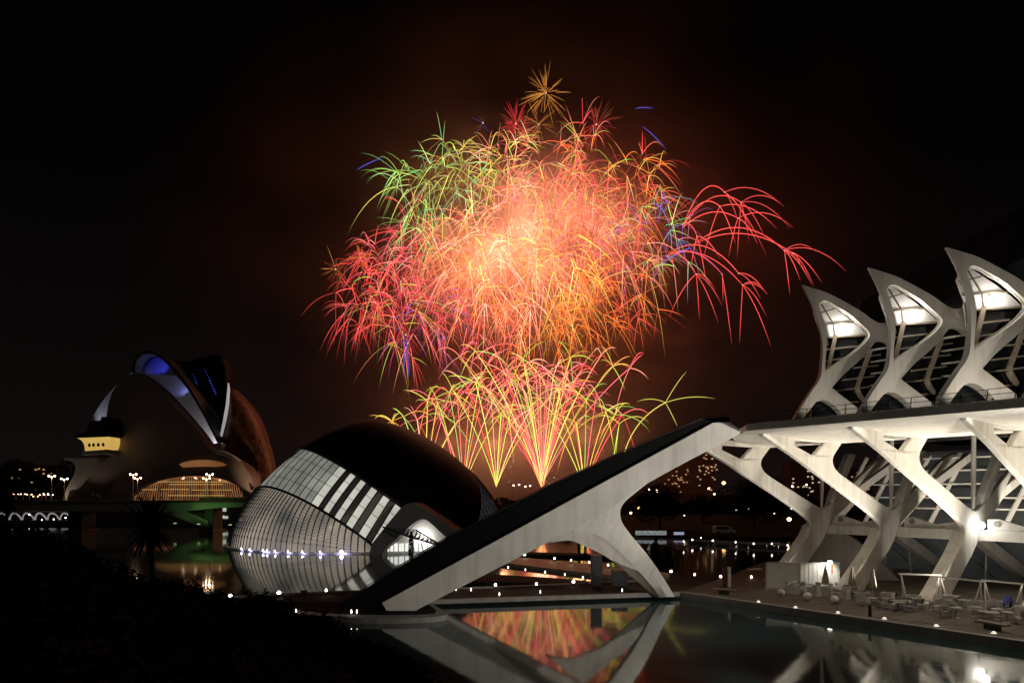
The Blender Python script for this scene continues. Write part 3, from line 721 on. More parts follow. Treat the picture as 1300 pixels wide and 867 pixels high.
def canopy():
    a, b, c, d = ep(484, 668) + en * 1.2, ep(514, 680) + en * 4.2, ep(556, 692) + en * 4.2, ep(526, 672) + en * 1.0
    for i in range(9):
        s_ = i / 8; mb.bar(a.lerp(b, s_), d.lerp(c, s_), .09, .09); mb.bar(a.lerp(d, s_), b.lerp(c, s_), .09, .09)
    mb.bar(a, b, .2, .2); mb.bar(d, c, .2, .2); mb.bar(b, c, .2, .2)
    mb.bar(b.lerp(c, .3), (ep(530, 700) + en * 4.2), .12, .12)
canopy(); obj("canopy", mb, BLACKM, cinema)

# ------------------------------------------------------------------ opera house
opera = thing("opera_house", "vast helmet-shaped opera house with blue-lit crest and copper flank behind the bridge", "building", V((-120, 225, .5)))
def lens(name, outline, Y, bulge, backd, m, it=2):
    L = smooth_loop(outline, it); cx_ = sum(p[0] for p in L) / len(L); cy_ = sum(p[1] for p in L) / len(L)
    mb = MB(); rows = []
    for s_ in (1, .96, .88, .75, .58, .38, .18, .02):
        rows.append([at(cx_ + (p[0] - cx_) * s_, cy_ + (p[1] - cy_) * s_, Y) + V((0, -bulge * sqrt(1 - s_ * s_), 0)) for p in L])
    mb.grid(rows, close=True)
    o_ = len(mb.v); mb.v += [p + V((0, backd, 0)) for p in rows[0]]; k_ = len(L)
    for i in range(k_): j = (i+1) % k_; mb.f.append((i, j, o_ + j, o_ + i))
    mb.f.append(tuple(o_ + i for i in range(k_))); mb.f.append(tuple(7 * k_ + i for i in range(k_)))
    return obj(name, mb, m, opera, smooth=True)
def zz(pts, ox=70, oy=430, s_=4.564): return [((p[0] / s_ + ox), (p[1] / s_ + oy)) + tuple(p[2:]) for p in pts]
def oplate(name, pts, Y, th, m, it=2, holes=(), slope=0.0):
    mb = MB(); mb.plate([smooth_loop(pts, it)] + [smooth_loop(h, 1) for h in holes], lambda x, y: at(x, y, Y), (0, th, 0)); return obj(name, mb, m, opera)
lens("main_shell", zz([(455, 193), (380, 235), (335, 300), (308, 380), (298, 460), (296, 560), (285, 650), (240, 712), (150, 795), (60, 900, 1), (60, 935, 1), (1010, 935, 1), (990, 760), (960, 680), (900, 610), (850, 535), (740, 410), (650, 310), (560, 232), (500, 200)]), 226, 4, 3, OPERA)
CREST = mat("crest_white", (.42, .41, .42), rough=.6, var=.06, scale=.1)
oplate("crest_roof", zz([(440, 196, 1), (452, 125), (490, 80), (540, 65), (600, 85), (680, 148), (760, 250), (850, 400), (952, 600, 1), (938, 600, 1), (842, 412), (748, 262), (668, 165), (596, 100), (540, 80), (498, 95), (466, 132), (462, 196, 1)]), 229, 9, DARKM, 1)
oplate("crest_soffit", zz([(458, 195, 1), (466, 130), (498, 90), (540, 76), (600, 95), (668, 160), (690, 215, 1), (530, 210, 1)]), 236, .6, CREST, 1)
oplate("crest_leaf", zz([(500, 203, 1), (700, 213, 1), (750, 268), (850, 415), (948, 598, 1), (900, 606, 1), (840, 530), (740, 415), (650, 315), (560, 235)]), 233.5, .6, CREST, 1)
oplate("rear_leaf", zz([(452, 190, 1), (400, 225), (330, 290), (255, 385), (195, 490, 1), (300, 480, 1), (306, 380), (340, 295)]), 236, 2, mat("leaf_grey", (.5, .5, .52), rough=.6, var=.06, scale=.1), 1)
o = lens("black_body", zz([(640, 112), (740, 138), (850, 108), (940, 86), (985, 118), (1000, 250), (990, 400), (953, 592), (850, 395), (760, 245), (690, 155)]), 242, 3, 6, mat("black_tile", (.005, .005, .006), rough=.6, var=.2, spec=.1))
for a, b, n_ in (((800, 205), (838, 312), 8), ((868, 180), (930, 318), 10)):
    mb = MB()
    for i in range(n_):
        s_ = i / (n_ - 1); p = zz([(a[0] + (b[0]-a[0]) * s_, a[1] + (b[1]-a[1]) * s_)])[0]; mb.ball(at(p[0], p[1], 238.4), .24 if s_ > .4 else .14, 6)
    obj("blue_lamp_row", mb, mat("blue_lamp", (.2, .2, .5), emit=(.05, .12, 1.0), estr=.55, sampled=False), opera)
oplate("bright_edge", zz([(1000, 255, 1), (1006, 290, 1), (1000, 385, 1), (985, 470), (958, 578, 1), (951, 576, 1), (972, 470), (988, 380, 1), (996, 300, 1)]), 233, 1.0, mat("edge_glow", (.8, .8, .8), emit=(.8, .8, .84), estr=.35, sampled=False), 0)  # edge glows by itself in place of light falling on it
def copper_mat():
    m = mat("copper_tile", (.12, .05, .03), rough=.5, metal=.25, var=.85, scale=.55, bump=.4)
    return m
lens("copper_flank", zz([(1006, 268), (1060, 318), (1120, 385), (1172, 465), (1215, 590), (1245, 700), (1258, 800), (1258, 935, 1), (960, 935, 1), (955, 620), (985, 480), (1000, 380)]), 240, 7, 5, copper_mat())
# prow with cabin and raking strut
PROW = mat("prow_white", (.6, .57, .54), rough=.6, var=.08, scale=.2)
oplate("raking_strut", zz([(40, 935, 1), (68, 860, 1), (120, 765), (108, 715), (50, 700, 1), (48, 688, 1), (160, 694), (256, 688, 1), (240, 712), (150, 800), (85, 875, 1), (65, 935, 1)]), 217, 4, PROW, 1)
oplate("prow_cabin", zz([(118, 572, 1), (135, 568), (310, 562, 1), (312, 600), (298, 636, 1), (172, 650, 1), (168, 612), (150, 585)]), 216, 8, glow_mat("cabin_glow", (.80, .55, .15), .8, (.66, .40, .09), .2), 1)
mb = MB()
for x in (198, 222, 250, 278): p = zz([(x, 614 + (250 - x) * .03)])[0]; mb.lathe((0, 0, 0), [(.42, 0), (.42, .15)], 12); q_ = at(p[0], p[1], 215.9); mb.v[-24:] = [q_ + V((v.x, v.z * -1, v.y * 1.4)) for v in mb.v[-24:]]
obj("porthole", mb, BLACKM, opera)
oplate("cabin_roof", zz([(108, 574, 1), (122, 556, 1), (175, 540), (190, 520), (196, 480, 1), (262, 470, 1), (268, 452, 1), (300, 452, 1), (312, 560, 1), (310, 566, 1)]), 215, 10, BLACKM, 0)
oplate("cabin_floor", zz([(150, 655, 1), (172, 650, 1), (298, 640, 1), (290, 664, 1), (150, 672, 1)]), 215, 9, PROW, 0)
# glazed hall at its foot
def z3(pts): return zz(pts, 150, 570, 6.668)
oplate("hall_brow", z3([(60, 440, 1), (75, 392, 1), (200, 300), (300, 225), (380, 150), (500, 95), (640, 50), (780, 30), (900, 60), (1020, 110), (1090, 170), (1130, 260), (1110, 440, 1), (1062, 440, 1), (1045, 345), (980, 290), (850, 242), (650, 222), (450, 237), (300, 272), (180, 330), (95, 400, 1), (85, 440, 1)]), 214, 8, mat("brow_concrete", (.2, .17, .15), rough=.7, var=.1, scale=.1), 2)
oplate("hall_glazing", z3([(85, 430, 1), (110, 390), (300, 268), (450, 233), (650, 218), (850, 238), (985, 286), (1045, 340), (1066, 430, 1)]), 217, .5, glow_mat("hall_glow", (.60, .25, .10), .62, (.20, .075, .03), .35), 2)
mb = MB()
for i in range(46):
    x = 150 + i * 20; top = 238 + ((x - 640) / 430.0) ** 2 * 90; a = z3([(x, 425)])[0]; b = z3([(x + (x - 640) * -.06, top)])[0]
    mb.bar(at(a[0], a[1], 216.6), at(b[0], b[1], 216.6), .15, .3)
obj("hall_mullions", mb, mat("mullion_brown", (.06, .035, .02)), opera)
mb = MB()
for y_, x0, x1 in ((276, 300, 920), (342, 160, 330), (340, 360, 600), (345, 620, 960), (298, 430, 880), (392, 420, 900)):
    a, b = z3([(x0, y_)])[0], z3([(x1, y_)])[0]; mb.bar(at(a[0], a[1], 216.3), at(b[0], b[1], 216.3), .16, .2)
obj("gallery_lights", mb, mat("gallery_glow", (.5, .4, .2), emit=(.95, .60, .16), estr=.5, sampled=False), opera)
oplate("upper_opening", z3([(515, 128, 1), (560, 108), (650, 92), (780, 92), (880, 112), (915, 135, 1), (840, 150), (740, 146), (620, 150), (545, 153, 1)]), 213.4, .4, glow_mat("opening_glow", (.36, .15, .055), .7, (.2, .08, .03), .15), 1)
oplate("hall_horn", z3([(782, 8, 1), (800, -5), (860, 5), (960, 50), (1030, 100, 1), (930, 75), (850, 40)]), 213, 2, PROW, 1)
oplate("tail_tip", z3([(1105, 285, 1), (1140, 320, 1), (1120, 345, 1)]), 205, 1.5, PROW, 0)
for x, y in ((555, 243), (648, 241), (660, 247), (545, 250), (860, 262)):
    p = z3([(x, y)])[0]; mb = MB(); mb.ball(at(p[0], p[1], 214.6), .34, 8); obj("hall_lamp", mb, mat("hall_lamp_glow", (.6, .5, .3), emit=(1, .66, .4), estr=1.3, sampled=False), opera)
# lamps of the opera house, plus one added for the copper flank
def ospot(p, tgt, e, ang, col):
    q_ = V(p); mb = MB(); mb.ball(q_, .35, 8); obj("accent_lamp", mb, DARKM, opera); d_ = (V(tgt) - q_).normalized(); spot("accent_light", q_ + d_ * .6, tgt, e, ang, .6, col, .4)
ospot(at(205, 474, 231.0), at(196, 455, 236), 1100, 95, (.05, .06, 1.0))
ospot(at(285, 585, 231.5), at(262, 548, 233), 15000, 60, (.95, .92, 1.0))
ospot(at(236, 500, 231.0), at(228, 490, 233), 380, 120, (.3, .35, 1.0))
ospot(at(112, 560, 231.0), at(145, 515, 236), 2600, 70, (.8, .85, 1.0))
ospot(at(70, 655, 214), at(105, 600, 217), 1500, 60, (1, .8, .62))
ospot(at(335, 640, 205), at(325, 555, 236), 9000, 60, (1, .6, .36))  # warm spot added to brighten the copper flank
ospot(at(330, 560, 214), at(300, 580, 214), 350, 60, (1, .8, .62))

# ------------------------------------------------------------------ road bridge with lamps
BY = 170.0
bridge = thing("road_bridge", "low concrete road bridge with green-lit underside crossing the pool in front of the opera house", "bridge", V((-110, BY, 0)))
mb = MB(); mb.plate([smooth_loop([(-260, 637.5, 1), (420, 637.5, 1), (420, 642, 1), (330, 643, 1), (300, 643.5), (262, 645.5), (240, 648.5), (215, 650), (160, 649.5, 1), (100, 648.5, 1), (-260, 648, 1)], 1)], lambda x, y: at(x, y, BY), (0, 9, 0)); obj("girder", mb, mat("girder_concrete", (.3, .3, .28), var=.12, scale=.2), bridge)
mb = MB(); mb.plate([[(-260, 635.5), (420, 635.5), (420, 637.6), (-260, 637.6)]], lambda x, y: at(x, y, BY - .6), (0, 10.2, 0)); obj("deck_slab", mb, mat("deck_dark", (.05, .045, .04)), bridge)
mb = MB()
for i in range(90): p = at(-260 + i * 7.6, 635.5, BY - .4); mb.bar(p, p + V((0, 0, .95)), .07, .07)
for h_ in (.35, .65, .95): a, b = at(-260, 635.5, BY - .4), at(420, 635.5, BY - .4); mb.bar(a + V((0, 0, h_)), b + V((0, 0, h_)), .08, .08)
obj("parapet_rail", mb, mat("rail_brown", (.3, .2, .13), var=.2), bridge)
def pier(px, wd_):
    mb = MB(); b = at(px, 640, BY + 2); mb.box((b.x, BY + 4, 3.0), (wd_, 6, 7.0)); mb.box((b.x, BY + 4, .1), (wd_ + 1, 8, .8)); return obj("pier", mb, BLACKM, bridge, bevel=.15)
pier(267, 2.1); pier(98, 3.4)
mb = MB(); mb.plate([[(204, 649), (234, 648), (264, 661), (264, 670), (252, 667)]], lambda x, y: at(x, y, BY + .5), (0, 6, 0)); obj("raking_strut", mb, MATS["girder_concrete"], bridge)
for p_, e_ in ((at(252, 665, 163.5), 1500), (at(222, 664, 163.5), 380), (at(292, 666, 163.5), 250)):
    mb = MB(); mb.box(p_, (.6, .4, .25)); obj("green_lamp", mb, mat("green_lamp_mat", (.3, .6, .2), emit=(.4, 1.0, .3), estr=.5), bridge); spot("green_light", p_ + V((0, .2, .35)), p_ + V((.5, 7.5, 5.0)), e_ * .36, 90, .7, (.36, 1.0, .2), .1)

lp0 = None
def street_lamp(px, ytop, Y, ybase, label, group):
    global lp0
    base = at(px, ybase, Y); H = at(px, ytop, Y).z - base.z
    if lp0 is None:
        r = thing("street_lamp", label, "street lamp", base, group)
        mb = MB(); mb.tube([base, base + V((0, 0, H * .5)), base + V((0, 0, H))], [.13, .1, .08], 8); obj("pole", mb, mat("pole_tan", (.5, .4, .3)), r)
        for s_ in (-1, 1):
            mb = MB(); c = base + V((s_ * .78, 0, H)); mb.bar(base + V((0, 0, H - .25)), c + V((0, 0, -.1)), .07, .07); obj("arm", mb, MATS["pole_tan"], r)
            mb = MB(); mb.ball(c, .22, 10); obj("lamp_globe", mb, LAMPO, r)
        lp0 = r; r['h'] = H
    else:
        r = copy_tree(lp0, loc=base, label=label, group=group); r.scale = (1, 1, H / lp0['h'])
    return r
GB = "twin-globe street lamps on the bridge"
_sl = street_lamp
def street_lamp(px, yt, Y, yb, label, group):
    r = _sl(px, yt, Y, yb, label, group)
    if group == GB: point("street_light", at(px, yt + 1.5, Y) + V((0, -.2, 0)), 160, (1, .62, .36), .12)
    return r
street_lamp(81.5, 607.5, BY - .2, 636, "twin-globe street lamp on the bridge rail against the white raking strut", GB)
street_lamp(174.5, 606.5, BY - .2, 636, "twin-globe street lamp on the bridge rail above the yucca, left of the glowing hall", GB)
street_lamp(262, 607, BY - .2, 636, "twin-globe street lamp on the bridge rail in front of the glowing hall", GB)
street_lamp(65.5, 604, BY + 9, 636, "twin-globe street lamp on the far side of the bridge left of the raking strut", GB)
street_lamp(169, 602, BY + 9, 636, "twin-globe street lamp on the far side of the bridge left of the glowing hall", GB)
street_lamp(266, 602, BY + 9, 636, "twin-globe street lamp on the far side of the bridge before the hall's right half", GB)
for px, py in ((20, 627), (29, 627), (37, 627.5), (53, 628), (58, 626.5), (64, 628), (45, 630)):
    street_lamp(px, py, 240, 640, "small distant street lamp beyond the left end of the bridge", "distant lamps beyond the bridge's left end")

# people on the bridge
def person(px, label, coat, stride):
    b = at(px, 635.5, BY + 1.0)
    r = thing("person", label, "person", b, "people walking on the bridge")
    me = bpy.data.meshes.new("person_body")
    vs_ = [(0, 0, .95), (0, 0, 1.15), (0, 0, 1.42), (0, 0, 1.55), (0, -.02, 1.68), (.1, 0, .9), (.12 , -.02, .5), (.12 + stride * .5, 0, .06), (.2 + stride * .5, -.06, .02), (-.1, 0, .9), (-.12, 0, .5), (-.12 - stride * .6, 0, .06), (-.06 - stride * .6, -.06, .02),
           (.2, 0, 1.4), (.27, .03, 1.12), (.25, -.06, .86), (-.2, 0, 1.4), (-.27, .03, 1.12), (-.25, -.06, .86)]
    ed = [(0, 1), (1, 2), (2, 3), (3, 4), (0, 5), (5, 6), (6, 7), (7, 8), (0, 9), (9, 10), (10, 11), (11, 12), (2, 13), (13, 14), (14, 15), (2, 16), (16, 17), (17, 18)]
    me.from_pydata(vs_, ed, []); o = bpy.data.objects.new("body", me); COL.objects.link(o); o.parent = r; me.materials.append(coat)
    sk = o.modifiers.new("skin", 'SKIN'); rad = [.16, .16, .17, .06, .11, .1, .075, .05, .045, .1, .075, .05, .045, .07, .055, .04, .07, .055, .04]
    for i, q_ in enumerate(rad): me.skin_vertices[0].data[i].radius = (q_, q_)
    me.skin_vertices[0].data[0].use_root = True
    o.modifiers.new("sub", 'SUBSURF').levels = 1
    mb = MB(); mb.ball(b + V((0, .02, 1.72)), .125, 8); obj("hair", mb, BLACKM, r)
    r.rotation_euler = (0, 0, pi / 2 * (1 if stride > 0 else -1)); return r
person(117.5, "person in dark clothes walking on the bridge, leftmost of the three", DARKM, .3)
person(122.5, "person in dark clothes in the middle of the three on the bridge", BLACKM, -.25)
person(126.5, "person in dark clothes, rightmost of the three on the bridge", DARKM, .2)

# arches seen under the bridge, far off, glowing as if floodlit
arc = thing("arcade", "distant row of white glowing arches seen under the left end of the bridge", "arcade", V((-190, 236, .5)))
mb = MB()
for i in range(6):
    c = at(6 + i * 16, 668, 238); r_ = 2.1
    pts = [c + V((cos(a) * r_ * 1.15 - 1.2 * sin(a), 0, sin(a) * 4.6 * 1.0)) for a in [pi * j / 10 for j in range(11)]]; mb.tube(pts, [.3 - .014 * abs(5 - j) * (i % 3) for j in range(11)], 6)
obj("arch_ribs", mb, mat("arch_glow", (.7, .7, .72), emit=(.75, .74, .76), estr=.26, sampled=False), arc)  # ribs carry their own glow, no floodlight reaches them
mb = MB(); mb.bar(at(-10, 649.5, 238.5), at(100, 649.5, 238.5), .6, .5); mb.bar(at(-10, 667, 239), at(100, 667, 239), 1.0, .8); obj("arcade_beam", mb, GREYC, arc)
for px, py in ((17, 661), (37, 653), (41, 661), (53, 660), (68, 659), (83, 657), (84, 661)):
    mb = MB(); mb.ball(at(px, py, 234), .2, 8); obj("arcade_lamp", mb, LAMPW, arc)
b_ = thing("service_building", "dark low building under the bridge with white lit windows right of the pier", "building", at(286, 668, 205))
mb = MB(); p = at(286, 658, 206); mb.box((p.x, 209, 4.5), (16, 6, 8)); obj("wall", mb, DARKM, b_)
for x, y, w_, h_ in ((284, 646, 1.3, 1.5), (281, 656, 1.6, .9), (287, 656.5, 1.0, .8)):
    mb = MB(); mb.box(at(x, y, 205.7), (w_, .3, h_)); obj("window", mb, glow_mat("pale_window", (.75, .8, .6), .9), b_)

# ------------------------------------------------------------------ trees, park, city
def crown_mesh(R, H, n_, leaf):
    mb = MB(); blobs = []
    for i in range(26):
        d = rnd(); blobs.append((V((d.x * R * .75, d.y * R * .75, d.z * H * .36 + H * .5)), random.uniform(.2, .4) * R))
    for i in range(n_):
        c, q_ = random.choice(blobs); d = rnd(); p = c + d.normalized() * q_ * d.length ** .35; leaf_mb(mb, p, leaf, d + rnd() * .7)
    return mb
def tree_proto(R, H, th, n_, leaf, m):
    r = thing("park_tree", "x", "tree", (0, 0, 0), "dark trees in the park beyond the pools")
    mb = MB(); mb.tube([(0, 0, 0), (.1, .05, th * .5), (0, 0, th), (.2, .1, th + H * .4)], [.38, .3, .24, .08], 8)
    for i in range(6):
        a = i * 1.05 + random.uniform(-.3, .3); mb.tube([(0, 0, th * .85), (cos(a) * R * .3, sin(a) * R * .3, th + H * .25), (cos(a) * R * .6, sin(a) * R * .6, th + H * .45)], [.18, .11, .04], 6)
    obj("trunk", mb, BARK, r)
    mb = crown_mesh(R, H, n_, leaf); mb.v = [v + V((0, 0, th * .8)) for v in mb.v]; obj("crown", mb, m, r, fix=False)
    return r
tp = [tree_proto(9.0, 9.5, 3.2, 5200, .62, LEAF), tree_proto(7.0, 8.5, 3.0, 4200, .6, LEAF)]
used = [0, 0]
trees = [(838, 176, 0, .95, "broad black tree in the park framed by the ramp's leg and the museum's last support"),
         (958, 170, 0, 1.12, "largest black tree in the park, right of the lit tower block"),
         (893, 215, 1, .8, "small dark tree far behind the gap between two broad trees"),
         (1010, 210, 1, .95, "dark tree seen between the first two museum supports"), (1075, 220, 1, .9, "dark tree deep behind the museum's second support"),
         (655, 240, 1, .62, "low dark tree at the skyline under the twin fountains of sparks"), (718, 235, 1, .7, "low dark tree at the skyline just right of the sparks, above the ramp's rail"),
         (770, 225, 1, .8, "dark tree on the skyline behind the ramp's upper half"), (600, 250, 1, .6, "low dark tree on the skyline hidden mostly by the black dome"),
         (20, 290, 1, 1.1, "dark tree on the skyline left of the opera house's prow"), (52, 300, 1, 1.0, "dark tree on the skyline beside the raking white strut")]
for px, Y, k_, sc, lab in trees:
    p = V(((px - CX) / F * Y, Y, .5))
    if used[k_] == 0: o = tp[k_]; o.location = p; o.scale = (sc, sc, sc); o['label'] = lab
    else: o = copy_tree(tp[k_], loc=p, label=lab, sc=sc)
    o.rotation_euler = (0, 0, random.uniform(0, 6.28)); used[k_] = 1
# cypresses
cp = thing("cypress_tree", "x", "cypress", (0, 0, 0), "slim black cypresses standing by the pools")
mb = MB(); mb.tube([(0, 0, 0), (0, 0, .6)], [.12, .1], 6); obj("trunk", mb, BARK, cp)
mb = MB()
for i in range(1100):
    z_ = random.random(); r_ = .48 * sqrt(max(0, sin(pi * (z_ * .86 + .12)))) * (1 - z_ * .35); a = random.uniform(0, 6.28); leaf_mb(mb, V((cos(a) * r_ * random.uniform(.6, 1.05), sin(a) * r_, .35 + z_ * 3.7)), .22, (cos(a), sin(a), .4))
obj("crown", mb, LEAF2, cp, fix=False)
for i, (px, py, Yz, h_, lab) in enumerate(((522, 713, .3, 1.02, "slim black cypress in front of the dome's lit entrance arch"), (833, 717, .3, .92, "slim black cypress on the dark walk right of the ramp's leg"), (829.5, 716, .3, .72, "shorter cypress touching its taller twin right of the ramp's leg"), (743, 712, .3, .62, "short black cypress beside the walk seen under the ramp"), (735, 705, .3, .7, "black cypress farther back under the ramp by the orange water"))):
    p = ground(px, py, Yz)
    o = cp if i == 0 else copy_tree(cp)
    o.location = p; o.scale = (h_, h_, h_); o['label'] = lab
# far treeline and black hedge masses
mb = MB()
for i in range(15000):
    px = random.uniform(560, 1300); Y = random.uniform(300, 330); h_ = 5.0 + 2.2 * sin(px * .05) + 1.6 * sin(px * .13 + 1)
    p = V(((px - CX) / F * Y, Y, .5 + random.random() * h_)); leaf_mb(mb, p, 1.5, rnd())
for i in range(5000):
    px = random.uniform(-60, 120); Y = random.uniform(330, 350); h_ = 22 + 5 * sin(px * .09)
    p = V(((px - CX) / F * Y, Y, .5 + random.random() * h_)); leaf_mb(mb, p, 1.7, rnd())
tag(obj("far_treeline", mb, LEAF, fix=False), "low black treeline along the skyline behind the pools", "treeline", kind='stuff')

def tower_block(name, px, y0, Y, wd_, dp, wins, label, wcol):
    top = at(px, y0, Y).z; b = V(((px - CX) / F * Y, Y, .5)); r = thing("apartment_block", label, "building", b, "lit apartment blocks on the skyline")
    mb = MB(); mb.box((b.x, Y + dp / 2, top / 2), (wd_, dp, top)); mb.box((b.x - wd_ * .1, Y + dp / 2, top + 1), (wd_ * .3, dp * .4, 2)); obj("wall", mb, mat("block_brown", (.075, .055, .045), var=.2, scale=.1), r)
    src = None; x0_, x1_ = CX + F * (b.x - wd_ * .44) / Y, CX + F * (b.x + wd_ * .44) / Y; rw = random.Random(int(px))
    wins = wins + [(x0_ + (x1_ - x0_) * rw.randint(0, 8) / 8, y0 + 6 + 5.2 * rw.randint(0, 7), 1) for _ in range(16)]
    for x, y, s_ in wins:
        p = at(x, y, Y - .15)
        if src is None:
            mb = MB(); mb.box(p, (1.0, .2, .7)); src = obj("window", mb, wcol, r); s0 = p
        else:
            c = src.copy(); COL.objects.link(c); c.location = p - s0
            if s_ > 1: c.location = p - V(((s0.x - b.x) * s_, (s0.y - b.y), (s0.z - b.z))) - b; c.scale = (s_, 1, 1)
    return r
WW = glow_mat("city_window", (.9, .58, .30), .75, (.6, .3, .12), .3)
tower_block("a", 893, 566, 420, 16, 14, [(894, 581, 1), (911 - 12, 593, 1), (899, 595, 1), (903, 592, 1), (904, 597, 1), (893, 591, 1), (888, 596, 1), (909, 590, 1), (910, 596, 1), (888, 592, 1), (905, 582, 1), (895, 602, 1), (900, 600, 1), (886, 605, 1), (905, 606, 1), (888, 616, 1), (901, 619, 1), (903, 622, 1)], "tall brown apartment tower with scattered lit windows framed by the ramp's beam", WW)
tower_block("b", 864, 582, 425, 22, 14, [(873, 596, 1), (877, 597, 1), (871, 602, 1), (877, 602, 1), (861, 607, 1), (865, 606, 1), (862, 609, 1), (866, 609, 1), (857, 613, 1), (872, 612, 1), (880, 612, 1), (868, 612, 1), (885, 602, 1), (862, 617, 1), (876, 618, 1)], "lower brown apartment block with lit windows stepping down left of the tall tower", WW)
tower_block("c", 1032, 586, 400, 26, 12, [(1026, 598, 1), (1029, 598, 1), (1026, 605, 1), (1031, 605, 1), (1021, 617, 1), (1024, 618, 1), (1028, 619, 1), (1053, 611, 1), (1060, 618, 1), (1040, 612, 1), (1030, 624, 1)], "brown apartment block with white lit windows between the first two museum supports", glow_mat("city_window_white", (.9, .75, .55), .95, (.7, .5, .3), .3))
tower_block("d", 1075, 594, 410, 30, 12, [(1056, 618, 1), (1062, 618, 1), (1060, 625, 1), (1088, 612, 1), (1080, 620, 1), (1068, 607, 1)], "wide dim apartment block with few lit windows behind the museum's second support", WW)
tower_block("e", 25, 590, 380, 40, 12, [(49, 595, 1), (3, 627, 1), (24, 607, 1), (40, 612, 1)], "dark apartment block at the left edge behind the bridge lamps", WW)

# distant lamps on poles in the park: one builder, copied
dl0 = None
def pole_lamp(px, py, Y, size, m, label, group, ground_z=.5):
    global dl0
    top = at(px, py, Y); b = V((top.x, Y, ground_z)); H = top.z - ground_z
    r = thing("park_lamp", label, "lamp", b, group)
    mb = MB(); mb.tube([b, b + V((0, 0, H - size * .8))], [.07, .05], 6); obj("pole", mb, DARKM, r)
    mb = MB(); mb.ball(top, size, 10, .85); obj("lamp_globe", mb, m, r); return r
AMB = mat("lamp_amber", (.8, .6, .3), emit=(1, .55, .16), estr=7)
GOLD = mat("lamp_gold", (.8, .6, .3), emit=(1, .78, .36), estr=8)
pole_lamp(1002, 659, 160, .5, GOLD, "bright golden park lamp just left of the museum's leaning leg", "park lamps")
pole_lamp(919, 613, 300, .85, AMB, "big orange street light on the skyline beside the tall apartment tower", "park lamps")
pole_lamp(900, 620, 300, .5, AMB, "small orange light low left of the big orange street light", "park lamps")
pole_lamp(907, 627, 290, .45, AMB, "small amber light under the big orange street light", "park lamps")
pole_lamp(801, 651, 190, .38, AMB, "amber park lamp in the curve of the ramp's leg, lower of two", "park lamps")
pole_lamp(811, 644.5, 200, .38, AMB, "amber park lamp in the curve of the ramp's leg, upper of two", "park lamps")
pole_lamp(834, 623, 260, .55, LAMPO, "pale orange street light under the ramp's beam above the broad tree", "park lamps")
pole_lamp(824, 621, 262, .4, LAMPO, "fainter street light just left of the pale orange one under the ramp's beam", "park lamps")
for px, py in ((950, 646), (974, 651.5), (983, 651.5), (1005, 645.5), (869, 654), (935, 647)):
    pole_lamp(px, py, 185, .26, LAMPD, "small dim white lamp among the dark park trees", "dim lamps among the park trees")
for px, py, c_ in ((659, 615, LAMPW), (652, 616, LAMPO), (673, 616.5, LAMPO), (667, 617.5, LAMPO), (1006, 617, LAMPW), (1024, 615, LAMPW), (988, 617, LAMPO)):
    pole_lamp(px, py, 290, .36, c_, "distant street light along the skyline under the fireworks" if px < 700 else "distant street light seen between the museum supports", "street lights along the skyline" if px < 700 else "street lights behind the museum supports")

# white water wall, screen and parked van across the far pool
r = thing("fountain_wall", "low white glowing water wall on the far pool edge in the ramp leg's curve", "fountain", ground(827, 686, .5))
mb = MB(); a = at(807, 684, 150); b = at(846, 684, 150)
mb.bar(a + V((0, 0, .9)), b + V((0, 0, .9)), .4, 1.8); obj("water_sheet", mb, glow_mat("water_sheet", (.5, .54, .54), .55, (.16, .18, .18), 1.6), r)  # sheet glows by itself in place of lamps shining on it
mb = MB(); mb.bar(a + V((-.4, -.3, .1)), b + V((.4, -.3, .1)), 1.2, .5); obj("basin", mb, GREYC, r)
r = thing("notice_screen", "small bluish lit screen standing on the far bank right of the water wall", "screen", ground(862, 686, .5))
mb = MB(); p = at(862, 680, 151); mb.box(p, (2.2, .25, 1.7)); obj("display", mb, mat("screen_glow", (.1, .1, .1), emit=(.36, .40, .55), estr=.75), r)
mb = MB(); mb.box((p.x, 151.3, p.z), (2.5, .2, 2.0)); mb.box((p.x, 151.3, .8), (.3, .2, 1.4)); obj("frame", mb, BLACKM, r)
v0 = ground(919, 685.5, .5); v0 = at(919, 683.5, 152); v0.z = .5
van = thing("parked_van", "small pale van parked on the far bank between the pool lamps", "van", v0)
mb = MB(); mb.plate([smooth_loop([(-2.3, .45, 1), (2.3, .45, 1), (2.35, 1.0), (1.75, 1.15), (1.2, 1.85), (.8, 1.95), (-2.1, 1.95), (-2.3, 1.7)], 1)], lambda x, z: v0 + V((x, -.85, z)), (0, 1.7, 0)); obj("body", mb, WHITEP, van, bevel=.06)
for x in (-1.4, 1.45):
    mb = MB(); mb.lathe((0, 0, 0), [(.36, 0), (.36, .2)], 14); mb.v = [v0 + V((x + q_.x, -.9 + q_.z, .36 + q_.y)) for q_ in mb.v]; obj("wheel", mb, BLACKM, van)
mb = MB(); mb.plate([[(-1.9, 1.25), (.95, 1.25), (.7, 1.75), (-1.9, 1.75)]], lambda x, z: v0 + V((x, -.87, z)), (0, .05, 0)); obj("window", mb, DGLASS, van)

